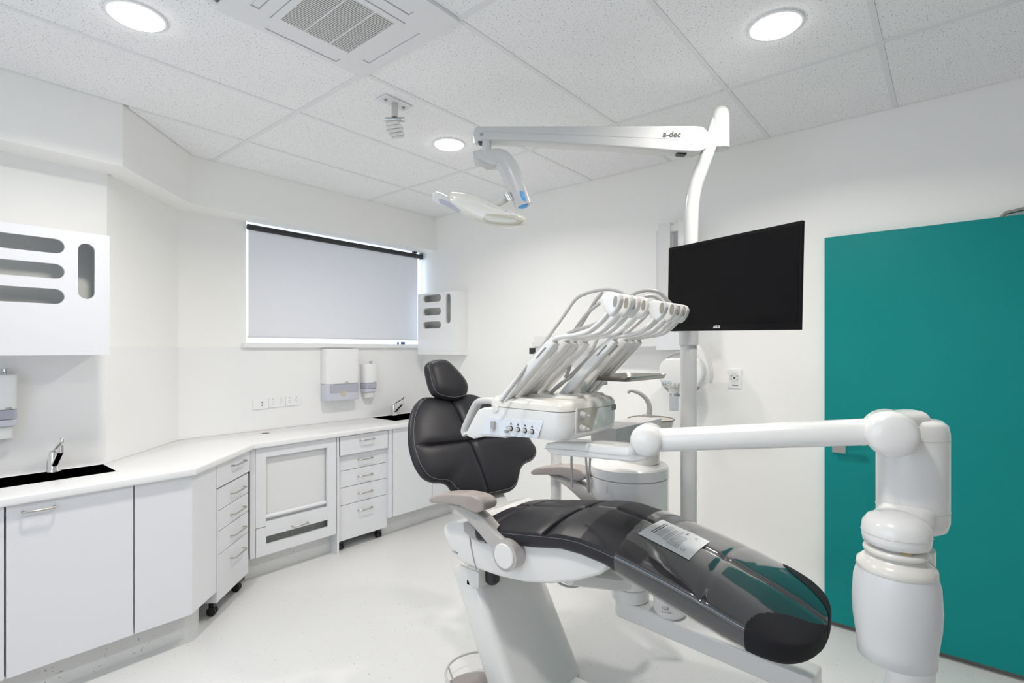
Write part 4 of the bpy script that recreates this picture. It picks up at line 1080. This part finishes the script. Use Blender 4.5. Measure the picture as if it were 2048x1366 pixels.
CHD = obj('control_head', bm, M['plas'], DS, 40)
bm = B(); loft(bm, [hl_(.003, zT - .0335), hl_(.0, zT - .032), hl_(.001, zT - .018), hl_(.008, zT - .006), hl_(.020, zT)]); obj('top_shell', bm, M['plasw'], CHD, 50)
# tray well on top
bm = B(); loft(bm, [rrect(HX + .10, HXE - .03, HY + .03, HYN - .10, .03, zT), rrect(HX + .105, HXE - .035, HY + .035, HYN - .105, .03, zT + .008)]); obj('tray_pad', bm, M['plasw'], CHD)
# knob panel on the west face
XPn = HX - .0005
def hp(u, v, d=0.0): return ax(u, v, HX - d)
bm = B(); prism(bm, [hp(972, 834), hp(1088, 842), hp(1076, 877), hp(963, 868)], (-.0025, 0, 0), .001, 1); obj('knob_panel', bm, M['plasb'], CHD)
for u, v in ((1024, 857), (1038.5, 859), (1052.5, 861), (1067, 863)):
    pass
for k, (u, v) in enumerate(((1022, 857), (1036, 859), (1050, 861), (1064, 863))):
    c = hp(u, v, .003)
    bm = B(); lathe(bm, c, [(.0085, 0), (.0085, .002), (.0072, .003), (0, .003)], 20, -X_); kb_ = obj('knob', bm, M['ink'], CHD)
    bm = B(); lathe(bm, c - X_ * .003, [(.0062, 0), (.0055, .012), (0, .0125)], 18, -X_); obj('knob_cap', bm, M['lgrey'], kb_)
    bm = B(); q = c + Z_ * .0155; prism(bm, [q + V((0, .004, -.002)), q + V((0, -.004, -.002)), q + V((0, 0, .005))], (-.0006, 0, 0)); obj('knob_mark', bm, M['ink'], kb_)
c = hp(1015, 862, .003); bm = B(); lathe(bm, c, [(.006, 0), (.005, .012), (0, .0125)], 16, -X_); lathe(bm, c + Z_ * .012, [(.004, 0), (.0035, .004), (0, .0045)], 12, -X_); obj('toggle_knob', bm, M['grey'], CHD)
c = hp(988, 853, .003); bm = B(); box(bm, c + V((-.010, -.008, -.004)), c + V((0, .008, .018)), .002); obj('rocker', bm, M['grey'], CHD)
bm = B(); box(bm, c + V((-.014, -.006, -.014)), c + V((0, .006, -.005)), .002); obj('rocker_lever', bm, M['lgrey'], CHD)
# round cap at the hinge and handle loops
c = hp(992, 817, .0); bm = B(); lathe(bm, c, [(.013, 0), (.013, .003), (.011, .005), (0, .0055)], 24, -X_); obj('hinge_cap', bm, M['plas'], CHD)
def hpath(pts, x, r, prof, m, nm):
    bm = B(); P = smooth_path([ax(u, v, x) for u, v in pts], 6); sweep(bm, P, prof, up=X_); obj(nm, bm, m, CHD, 60)
bm = B(); prism(bm, [ax(u, v, HX - .0005) for u, v in ((1008, 817), (985, 815.5), (966, 815.5), (956, 819), (948, 832), (936, 856), (931, 867), (935, 874), (946, 878), (965, 873.5), (985, 874), (1012, 877), (1012, 845))], (.045, 0, 0), .010, 4, 30); obj('side_cheek', bm, M['plas'], CHD, 60)
hpath([(995, 803), (975, 801), (958, 804), (949, 818), (938, 842), (931, 860), (934, 870)], HX + .05, 0, oval(.012, .020, 16, 2.6), M['lgrey'], 'grey_handle')
# south face fittings
YF = HY
def sp_(u, v, d=0.0): return ay(u, v, YF - d)
M['recess'] = mat('recess_beige', (.46, .43, .38), .5)
bm = B(); prism(bm, [sp_(1153, 818), sp_(1196, 813), sp_(1183, 862), sp_(1151, 866)], (0, -.0015, 0)); obj('fitting_recess', bm, M['recess'], CHD)
bm = B(); prism(bm, [sp_(1151, 816), sp_(1154, 816), sp_(1153, 867), sp_(1149, 867)], (0, -.004, 0), .001, 1); obj('recess_edge', bm, M['plas'], CHD)
for u, v in ((1163, 829), (1162, 856)):
    c = sp_(u, v, .0015); bm = B(); lathe(bm, c, [(.011, 0), (.011, .006), (.0075, .009), (.0075, .018), (0, .019)], 20, -Y_); f_ = obj('air_coupler', bm, M['lgrey'], CHD)
    bm = B(); cyl(bm, c - Y_ * .014, c - Y_ * .014 + V((.022, 0, -.006)), .004, 10); obj('coupler_lever', bm, M['plas'], f_)
bm = B(); prism(bm, [sp_(1223, 809), sp_(1231, 808), sp_(1231, 819), sp_(1223, 820)], (0, -.002, 0)); obj('port', bm, M['inkg'], CHD)
# bracket behind/below the head
q0_, q1_ = ay(1216, 851, 1.02), ay(1292, 880, 1.02)
bm = B(); box(bm, (q0_.x - .06, .95, q1_.z - .01), (q1_.x, 1.06, q0_.z), .012); obj('rear_bracket', bm, M['lgrey'], DS)
# instrument whips
M['slot'] = mat('holder_slot', (.30, .28, .24), .6)
def whip_set(x0w, base, mid_, head, slot, tips, ytip, hwb):
    low = [ax(u, v, x0w) for u, v in base]; mid = [ax(u, v, x0w) for u, v in mid_]
    hw = .0145
    bm = B(); sweep(bm, low, oval(.016, hwb, 16, 6), up=X_, scale=[1.0, 1.0, 1.0, .96, .88]); a_ = obj('whip_base', bm, M['plas'], DS, 50)
    bm = B(); sweep(bm, smooth_path(mid, 5), oval(.0065, .0155, 14, 3), up=X_, scale=[1.15 - .3 * k / 40 for k in range(41)]); b_ = obj('whip_arm', bm, M['plas'], DS, 60)
    bm = B(); prism(bm, [ax(u, v, x0w - hw) for u, v in head], (2 * hw, 0, 0), .0065, 3, 30); c_ = obj('handpiece_holder', bm, M['plas'], DS, 60)
    P = [ax(*slot, x0w)] * 2
    xsl = x0w - hw + .0004
    su, sv = slot
    bm = B(); prism(bm, [ax(su + p[0] + p[1] * .12, sv - p[1], xsl) for p in oval(4.2, 11, 20, 2.4)], (-.0012, 0, 0)); obj('holder_slot', bm, M['slot'], c_)
    e0_ = (low[3] - low[2]).normalized()
    bm = B(); q = low[2].lerp(low[3], .6); obox(bm, q - X_ * (hwb + .0002), e0_, X_, e0_.cross(X_), .05, .0012, .005); obj('whip_slot', bm, M['inkg'], a_)
    e1_ = (mid[5] - mid[4]).normalized()
    protos = [a_, b_, c_]; xs = [ay(u, v, ytip(P)).x for u, v in tips]
    for xw in xs[1:]:
        for p_ in protos:
            c = p_.copy(); COL.objects.link(c); c.location.x += xw - xs[0]
            for ch in p_.children:
                k = ch.copy(); COL.objects.link(k); k.parent = c
yt_ = lambda P: (P[0].y + P[1].y) / 2
whip_set(HX + .02, ((1009, 800), (1040, 764), (1075, 723), (1100, 694), (1110, 682)),
         ((1072, 722), (1098, 692), (1112, 678), (1128, 673), (1152, 670), (1176, 664), (1194, 651), (1208, 638), (1219, 624)),
         ((1200, 600), (1203, 588), (1212, 583), (1226, 584), (1237, 588), (1240, 599), (1236, 613), (1228, 626), (1219, 634), (1208, 622)),
         (1230.5, 603), ((1224, 604), (1246, 607), (1261, 609), (1281, 611)), yt_, .0215)
XWB = az(1128, 790, zT).x
whip_set(XWB, ((1128, 791), (1158, 757), (1193, 718), (1220, 689), (1229, 679)),
         ((1190, 718), (1217, 688), (1229, 676), (1243, 672), (1264, 669), (1283, 663), (1297, 652), (1306, 643), (1313, 633)),
         ((1293, 616), (1296, 605), (1304, 600), (1316, 601), (1327, 604), (1331, 614), (1327, 626), (1320, 636), (1312, 643), (1301, 634)),
         (1323.5, 616), ((1312, 619), (1333, 622), (1346, 624), (1357, 625)), yt_, .0185)
# hoses
hs_ = [([(1003, 803), (1013, 789), (1045, 745), (1085, 690), (1125, 635), (1150, 600), (1170, 588), (1195, 581), (1218, 579), (1240, 583), (1252, 590)], 1.72, 1.62),
       ([(1206, 584), (1192, 600), (1180, 620), (1168, 640), (1160, 652), (1148, 662), (1140, 672)], 1.68, 1.75), ([(1200, 606), (1185, 617), (1170, 632), (1158, 648), (1148, 664)], 1.66, 1.75),
       ([(1262, 592), (1272, 586), (1290, 581), (1308, 582), (1322, 588), (1334, 600), (1342, 608)], 1.68, 1.72), ([(1282, 598), (1292, 593), (1306, 593), (1318, 600), (1326, 608)], 1.70, 1.74),
       ([(1197, 672), (1190, 688), (1178, 712), (1160, 736), (1140, 755), (1118, 770), (1098, 788)], 1.84, 1.82), ([(1150, 700), (1143, 720), (1137, 742), (1130, 756)], 1.84, 1.83),
       ([(1300, 622), (1285, 638), (1270, 652), (1255, 664), (1240, 672)], 1.76, 1.80), ([(1218, 626), (1205, 640), (1185, 650), (1160, 658), (1135, 667)], 1.66, 1.72),
       ([(1316, 640), (1300, 655), (1280, 664), (1255, 668), (1232, 676), (1205, 690), (1170, 722), (1130, 762), (1100, 787)], 1.80, 1.84)]
for k, (pts, d0, d1) in enumerate(hs_):
    L = len(pts); bm = B(); tube(bm, [ad(u, v, d0 + (d1 - d0) * i / (L - 1)) for i, (u, v) in enumerate(pts)], .0058 if k else .0052, 10, sm=5); obj('hose', bm, M['hose'] if k != 4 else M['lgrey'], DS)
for (pts, d0) in (([(1143, 905), (1143, 930), (1144, 975)], 1.95), ([(1171, 905), (1174, 945), (1177, 985)], 2.2), ([(1181, 905), (1179, 945), (1178, 985)], 2.2)):
    bm = B(); tube(bm, [ad(u, v, d0) for u, v in pts], .0045, 8, sm=4); obj('hose', bm, M['grey'], DS)
# tray holder + tray
TZ = 1.392
bm = B(); tp0, tp1 = ad(1163, 798, 1.88), ad(1178, 760, 1.88)
box(bm, (tp0.x - .03, tp0.y - .015, zT - .02), (tp0.x + .008, tp0.y + .02, TZ - .02), .004); box(bm, (tp0.x - .02, tp0.y - .02, TZ - .026), (tp0.x + .15, tp0.y + .03, TZ - .006), .006); obj('tray_holder', bm, M['plas'], DS)
bm = B(); tx0, tx1, ty0, ty1 = 1.625, 1.955, .840, 1.02
loft(bm, [rrect(tx0 + .014, tx1 - .014, ty0 + .014, ty1 - .014, .025, TZ - .005), rrect(tx0 + .008, tx1 - .008, ty0 + .008, ty1 - .008, .028, TZ - .003), rrect(tx0, tx1, ty0, ty1, .035, TZ + .012), rrect(tx0 + .003, tx1 - .003, ty0 + .003, ty1 - .003, .033, TZ + .0125), rrect(tx0 + .012, tx1 - .012, ty0 + .012, ty1 - .012, .028, TZ - .001)])
solo('instrument_tray', bm, M['steel'], 'flat stainless steel tray held beside the instrument whips', 'tray', angle=50)

# ------------------------------------------------------------------ SUPPORT CENTRE with pole, monitor arm
scd = 2.48
sc = ad(1257, 1050, scd)
SC = thing('support_centre', 'white cylindrical spittoon unit standing behind the dental chair', 'support centre', (sc.x, sc.y, 0))
rs = 77 / F * scd
zs_ = lambda v, d=scd - .12: ad(1257, v, d).z
bm = B(); lathe(bm, (sc.x, sc.y, .47), [(rs - .02, 0), (rs, .02), (rs, zs_(962) - .472), (rs - .004, zs_(962) - .47)], 56); obj('body', bm, M['plas'], SC)
bm = B(); lathe(bm, (sc.x, sc.y, zs_(962) + .003), [(rs - .002, 0), (rs + .001, .003), (rs + .001, .045), (rs - .006, .052), (.05, .060), (0, .060)], 56); obj('lid', bm, M['plas'], SC)
q = sc + (V((0, 0, 0)) - sc).normalized() * 0
dirv = (V((0, 0, 0)) - V((sc.x, sc.y, 0))).normalized(); sdv = Z_.cross(dirv)
a_ = -.38; nv = (dirv * math.cos(a_) + sdv * -math.sin(-a_)).normalized()
slp = V((sc.x, sc.y, zs_(975))) + (dirv * math.cos(.55) - RV * math.sin(.55)) * (rs + .001)
bm = B(); obox(bm, slp, Z_.cross((slp - V((sc.x, sc.y, slp.z))).normalized()), (slp - V((sc.x, sc.y, slp.z))).normalized(), Z_, .006, .002, .03); obj('lid_latch', bm, M['lgrey'], SC)
tw = ad(1285, 920, scd)
bm = B(); lathe(bm, (tw.x, tw.y, zs_(962) + .06), [(.078, 0), (.078, .09), (.074, .12), (.060, .16)], 40); obj('bowl_column', bm, M['plasw'], SC)
bc = ad(1302, 852, scd); bzr = ad(1302, 842, scd - .03).z
bm = B(); lathe(bm, (bc.x, bc.y, bzr), [(.03, -.10), (.06, -.085), (.092, -.045), (.104, .0), (.106, .006), (.102, .006), (.090, -.035), (.055, -.072), (0, -.08)], 44); obj('spittoon_bowl', bm, M['plasw'], SC, 60)
bm = B(); tube(bm, [V((bc.x + .105 * math.cos(k * math.pi / 20), bc.y + .105 * math.sin(k * math.pi / 20), bzr + .006)) for k in range(40)], .0035, 8, True); obj('bowl_rim', bm, mat('bowl_rim_brown', (.20, .17, .13), .4), SC)
fb = ad(1296, 838, scd); bm = B(); obox(bm, fb, RV, DV, Z_, .038, .04, .042, .005); obj('spout_base', bm, M['grey'], SC)
bm = B(); P = smooth_path([ad(u, v, scd) for u, v in ((1298, 832), (1299, 815), (1294, 800), (1282, 788), (1268, 782), (1259, 782), (1257, 787))], 6)
sweep(bm, P, circ(.012, 12), scale=[1.1 - .55 * k / (len(P) - 1) for k in range(len(P))]); obj('cup_spout', bm, M['hose'], SC)
ap = ad(1112, 950, 2.62); bm = B(); cyl(bm, (ap.x, ap.y, .50), (ap.x, ap.y, ad(1112, 885, 2.62).z), .028, 24); obj('assistant_post', bm, M['plas'], SC)
bm = B(); sweep(bm, [V((ap.x, ap.y, .53)), V((sc.x, sc.y, .53))], oval(.03, .03, 12, 4), up=Z_); obj('post_foot', bm, M['plas'], SC)
bm = B(); sweep(bm, [V((sc.x, sc.y, .53)), V((2.0, 1.28, .60))], oval(.06, .035, 12, 4), up=Z_); obj('chair_mount', bm, M['plas'], SC)
# light pole
pld = 2.46; pl = ad(1377, 1000, pld)
LP = thing('dental_light', 'white overhead dental lamp on a long spring arm and tall pole', 'dental light', (pl.x, pl.y, 0))
zp = lambda v: ad(1377, v, pld).z
bm = B(); cyl(bm, (pl.x, pl.y, .50), (pl.x, pl.y, zp(683)), 16.0 / F * pld, 32); obj('lower_pole', bm, M['plas2'], LP)
bm = B(); sweep(bm, [V((pl.x, pl.y, .54)), V((sc.x, sc.y, .54)).lerp(V((pl.x, pl.y, .54)), .45)], oval(.04, .03, 12, 4), up=Z_); obj('pole_bracket', bm, M['plas2'], LP)
bm = B(); cyl(bm, (pl.x, pl.y, zp(690)), (pl.x, pl.y, zp(655)), 19.0 / F * pld, 32, bevel=.003); obj('pole_sleeve', bm, M['lgrey'], LP)
up_ = [ad(1378, 690, pld), ad(1380, 560, pld), ad(1382, 450, pld), ad(1384, 410, pld), ad(1390, 375, pld - .01), ad(1402, 340, pld - .03), ad(1411, 315, pld - .05), ad(1420, 290, pld - .06)]
bm = B(); P = smooth_path(up_, 6); sweep(bm, P, circ(14.5 / F * pld, 24), scale=[1 - .12 * k / (len(P) - 1) for k in range(len(P))]); obj('upper_pole', bm, M['plas2'], LP)
hbd = 2.42; hb0 = ad(1441, 298, hbd)
rz = 17.0 / F * hbd; hz1 = ad(1441, 215, hbd).z
bm = B(); lathe(bm, hb0, [(rz * .6, -.006), (rz * .95, 0), (rz, .006), (rz, hz1 - hb0.z - .045), (rz * .93, hz1 - hb0.z - .020), (rz * .7, hz1 - hb0.z - .004), (rz * .35, hz1 - hb0.z + .004), (0, hz1 - hb0.z + .006)], 36); obj('pole_hub', bm, M['plas2'], LP, 60)
for v in (255, 269):
    z_ = ad(1441, v, hbd).z; bm = B(); lathe(bm, (hb0.x, hb0.y, z_), [(rz + .0003, 0), (rz + .0008, .0008), (rz + .0003, .0016)], 36); obj('hub_joint', bm, M['lgrey'], LP)
bm = B(); sweep(bm, smooth_path([ad(1440, 285, hbd), ad(1420, 292, hbd - .01), ad(1400, 296, hbd - .03), ad(1378, 300, hbd - .04)], 4), oval(.022, .016, 16, 3), up=Z_); obj('arm_knuckle', bm, M['plas2'], LP, 60)
sweepN = [ad(1436, 225, hbd), ad(1424, 262, hbd), ad(1412, 312, hbd)]
bm = B(); sweep(bm, sweepN, circ(.020, 16)); obj('hub_strut', bm, M['plas2'], LP)
# spring arm: vertical plate between the two ends
aL, aR = ad(955, 268, 2.34), ad(1412, 275, 2.37)
ea = (aR - aL); ea.z = 0; ea.normalize(); na = V((ea.y, -ea.x, 0)); na = na if na.dot(O - aL) > 0 else -na
ap_ = lambda u, v: apl(u, v, aL + na * .035, na)
bm = B(); prism(bm, [ap_(u, v) for u, v in ((947, 262), (950, 254), (955, 252), (1100, 251.5), (1390, 251), (1408, 253), (1416, 262), (1421, 277), (1418, 287), (1408, 299), (1397, 303), (1365, 302), (1200, 291), (1060, 283), (968, 279), (950, 279), (946, 273))], -na * .072, .012, 4, 25)
ARM = obj('spring_arm', bm, M['plas2'], LP, 50)
bm = B(); tube(bm, [ap_(965, 263.5) + na * .0003, ap_(1180, 271) + na * .0003, ap_(1416, 281) + na * .0003], .0009, 6); obj('arm_seam', bm, M['lgrey'], ARM)
for u, v, r in ((963, 268.5, .0075), (1374.5, 278, .005), (1385, 287, .0085)):
    c = ap_(u, v); bm = B(); cyl(bm, c - na * .002, c + na * .0012, r, 16); obj('screw', bm, M['grey'], ARM)
text('a-dec', .037, ap_(1343, 269), ea, Z_, M['ink'], ARM, shear=.18, bold=.0008)
bm = B(); prism(bm, [ap_(u, v) - na * .02 for u, v in ((954, 277), (975, 279), (981, 284), (974, 286), (958, 282))], -na * .03); obj('arm_notch', bm, M['dark'], ARM)  # dark pieces drawn in place of the notches under the arm
bm = B(); prism(bm, [ap_(u, v) - na * .02 for u, v in ((1357, 303), (1364, 298), (1378, 299), (1376, 306), (1360, 305))], -na * .03); obj('arm_notch', bm, M['dark'], ARM)
# lamp drop
ld = 2.33
bm = B(); tube(bm, [ad(974, 275, ld), ad(973, 300, ld), ad(972, 312, ld)], .021, 20); cyl(bm, ad(972, 300, ld), ad(972, 320, ld), .028, 24, bevel=.003); obj('drop_stem', bm, M['plas2'], LP)
bm = B(); P = [ad(u, v, ld) for u, v in ((948, 318), (965, 316), (985, 318), (1002, 320), (1016, 335), (1026, 358), (1036, 382), (1047, 412))]
P2 = smooth_path(P, 6); sweep(bm, P2, oval(.040, .030, 20, 3.2), up=DV, scale=[.72 + .36 * min(1, k / 14) - .12 * max(0, (k - 26) / 16) for k in range(len(P2))]); DA = obj('drop_arm', bm, M['plas2'], LP, 60)
bm = B(); prism(bm, [ad(u, v, ld + .02) for u, v in ((952, 324), (1000, 324), (1000, 332), (992, 340), (974, 341), (962, 334))], -DV * .045, .004); obj('friction_block', bm, M['lgrey'], LP)
bm = B(); prism(bm, [ad(u, v, ld - .035) for u, v in ((1039, 383), (1045, 381), (1052, 397), (1052, 403), (1045, 400), (1041, 392))], -DV * .003, .001); obj('blue_badge', bm, M['blue'], DA)
bm = B(); pe = P2[-1]; te = (P2[-1] - P2[-3]).normalized(); lathe(bm, pe, [(.026, 0), (.025, .004), (.016, .009), (0, .011)], 28, te, 1.15, .8); obj('blue_end_cap', bm, M['blue'], DA)
# lamp head
lhn = (-DV * .90 + Z_ * -.12 - RV * .3).normalized()
Pl = ad(965, 420, ld - .02)
hdp = [(902, 392), (910, 386), (935, 389), (965, 398), (1000, 414), (1032, 426), (1050, 434), (1050, 444), (1042, 453), (1015, 456), (985, 453), (955, 443), (925, 428), (902, 412), (894, 401)]
bm = B(); pillow(bm, [apl(u, v, Pl, lhn) for u, v in hdp], lhn, .075, .075, 120, 18, sm=4); LH = obj('lamp_head', bm, M['plasw'], LP, 60)
for ofs, pth in ((.062, ((904, 397), (940, 399), (980, 410), (1010, 425), (1030, 432))), (.060, ((1004, 420), (1016, 422), (1019, 432), (1013, 446)))):
    bm = B(); tube(bm, [apl(u, v, Pl + lhn * ofs, lhn) for u, v in pth], .005, 8, sm=4); obj('head_rib', bm, M['plas2'], LH)
M['shield'] = mat('shield_amber', (.52, .50, .42), .12, coat=.6)
bm = B(); pillow(bm, [apl(u, v, Pl + lhn * .058, lhn) for u, v in ((960, 424), (1008, 428), (1044, 437), (1046, 445), (1030, 451), (985, 448), (965, 440))], lhn, .018, .01, 60, 10, sm=4); obj('light_shield', bm, M['shield'], LH, 60)
bm = B(); prism(bm, [apl(u, v, Pl + lhn * .02, lhn) for u, v in ((872, 391), (876, 386), (886, 387), (905, 397), (924, 409), (930, 417), (926, 425), (915, 424), (895, 415), (876, 407), (871, 400))], lhn * .045, .008, 3, 30); HL_ = obj('head_handle', bm, M['plas2'], LP, 60)
bm = B(); prism(bm, [apl(u, v, Pl + lhn * .0655, lhn) for u, v in ((877, 398), (882, 397), (900, 405), (918, 415), (922, 421), (917, 424), (900, 416), (880, 406))], lhn * .002, .0005, 1); obj('grip_inset', bm, M['lilac'], HL_)
bm = B(); cyl(bm, ad(1020, 397, ld), apl(985, 412, Pl, lhn), .013, 20); obj('head_rod', bm, M['plas2'], LP)
bm = B(); cyl(bm, ad(1013, 388, ld - .02), ad(1021, 402, ld - .02), .016, 16); obj('rod_joint', bm, M['satin'], LP)

# ------------------------------------------------------------------ monitor
mTL, mBL, mTR, mBR = ad(1337, 497, 2.08), ad(1335.5, 662, 2.08), ad(1604.5, 441, 1.578), ad(1599, 660, 1.578)
MO = thing('monitor', 'large black flat monitor mounted on the lamp pole, screen off', 'monitor', tuple((mBL + mBR) / 2))
cM = (mTL + mBL + mTR + mBR) / 4; exM = ((mTR + mBR) - (mTL + mBL)).normalized(); ezM = Z_; ezM = (ezM - exM * ezM.dot(exM)).normalized(); nM = exM.cross(ezM)
nM = nM if nM.dot(O - cM) > 0 else -nM
wM = ((mTR + mBR) / 2 - (mTL + mBL) / 2).length; hM = ((mTL - mBL).length + (mTR - mBR).length) / 2
bm = B(); obox(bm, cM - nM * .006, exM, nM, ezM, wM, .012, hM, .003, 2); MC = obj('casing', bm, M['bezel'], MO)
bm = B(); obox(bm, cM + nM * .0006 + ezM * .006, exM, nM, ezM, wM - .016, .001, hM - .032); obj('screen', bm, M['black'], MO)
text('ASUS', .013, cM - ezM * (hM / 2 - .013) + nM * .0005 - exM * (wM * .06), exM, ezM, M['silver'], MO, bold=.0006)
vb = cM - nM * .03; bm = B(); obox(bm, cM - nM * .034, exM, nM, ezM, .10, .02, .10, .004); sweep(bm, [cM - nM * .04, V((pl.x, pl.y, cM.z))], oval(.025, .02, 12, 4), up=Z_); obj('wall_arm', bm, M['plas'], MO)

# ------------------------------------------------------------------ wall x-ray unit
XR = thing('xray_unit', 'white folded dental x-ray arm and round head on the wall behind the pole', 'x-ray unit', (XE, ax(1345, 680, XE).y, 1.5))
XX = 3.19
def xbox(u0, u1, v0, v1, x, t, nm, m=M['plas'], r=.008):
    a, b = ax(u0, v0, x), ax(u1, v1, x); bm = B(); box(bm, (x, a.y, a.z), (x + t, b.y, b.z), r, 3); return obj(nm, bm, m, XR)
xbox(1317, 1340, 448, 668, XX, .055, 'scissor_arm')
xbox(1338, 1358, 451, 461, XX + .01, .04, 'arm_link')
xbox(1356, 1380, 440, 668, XX - .005, .06, 'scissor_arm')
xbox(1312, 1382, 462, 690, 3.30, .026, 'wall_plate', M['lam'], .006)
xbox(1068, 1336, 673, 692, XX, .06, 'extension_arm')
xbox(1312, 1362, 664, 700, XX - .004, .13, 'arm_pivot', M['lam'])
xbox(1058.5, 1069, 696, 708, XX, .03, 'control_button', M['dark'], .002)
xbox(1064, 1078, 684, 706, XX + .012, .03, 'arm_end', M['plas'], .004)
XHX = 3.08
xc = lambda u, v, x=XHX: ax(u, v, x)
bm = B(); prism(bm, [xc(u, v) for u, v in ((1317, 735), (1321, 725), (1330, 717), (1345, 716), (1395, 716), (1404, 730), (1407, 748), (1402, 764), (1394, 775), (1330, 775), (1321, 766), (1317, 750))], (.13, 0, 0), .014, 3, 40); XH = obj('tube_head', bm, M['plas'], XR, 50)
text('Belmont', .020, xc(1332, 763), -Y_, Z_, mat('pale_blue_ink', (.45, .60, .72), .6), XH); text('PHOT-X II', .026, xc(1341, 769.5), -Y_, Z_, M['inkg'], XH)
cr_ = xc(1362, 748, XHX + .065); rr_ = (cr_ - xc(1362, 705, XHX + .065)).length
bm = B(); tube(bm, [cr_ + V((0, rr_ * math.cos(2 * math.pi * k / 40), rr_ * math.sin(2 * math.pi * k / 40))) for k in range(40)], .0085, 10, True); obj('angle_ring', bm, M['hose'], XR)
bm = B(); P = smooth_path([xc(u, v, XHX + .07) for u, v in ((1388, 688), (1398, 700), (1409, 718), (1415, 738), (1417, 752), (1414, 764))], 5); sweep(bm, P, oval(.026, .030, 16, 4), up=X_); obj('yoke', bm, M['plas'], XR, 60)
bm = B(); c = xc(1409, 748, XHX + .05); cyl(bm, c, c + V((0, .05, 0)), .014, 14); obj('yoke_knob', bm, M['plas'], XR)
bm = B(); c = xc(1348, 782, XHX + .06); lathe(bm, (c.x, c.y, ax(1348, 788, XHX).z), [(.030, 0), (.032, .012), (.034, .045)], 28); obj('cone_neck', bm, M['plas'], XR)
bm = B(); lathe(bm, (c.x, c.y, ax(1348, 794, XHX).z), [(.030, 0), (.030, .018)], 28); obj('cone_ring', bm, M['satin'], XR)
bm = B(); z0_, z1_ = ax(1348, 823, XHX).z, ax(1348, 794, XHX).z; lathe(bm, (c.x, c.y, z0_), [(.026, z1_ - z0_), (.029, z1_ - z0_), (.029, 0), (.026, 0)], 28); obj('cone_tube', bm, M['tube'], XR)
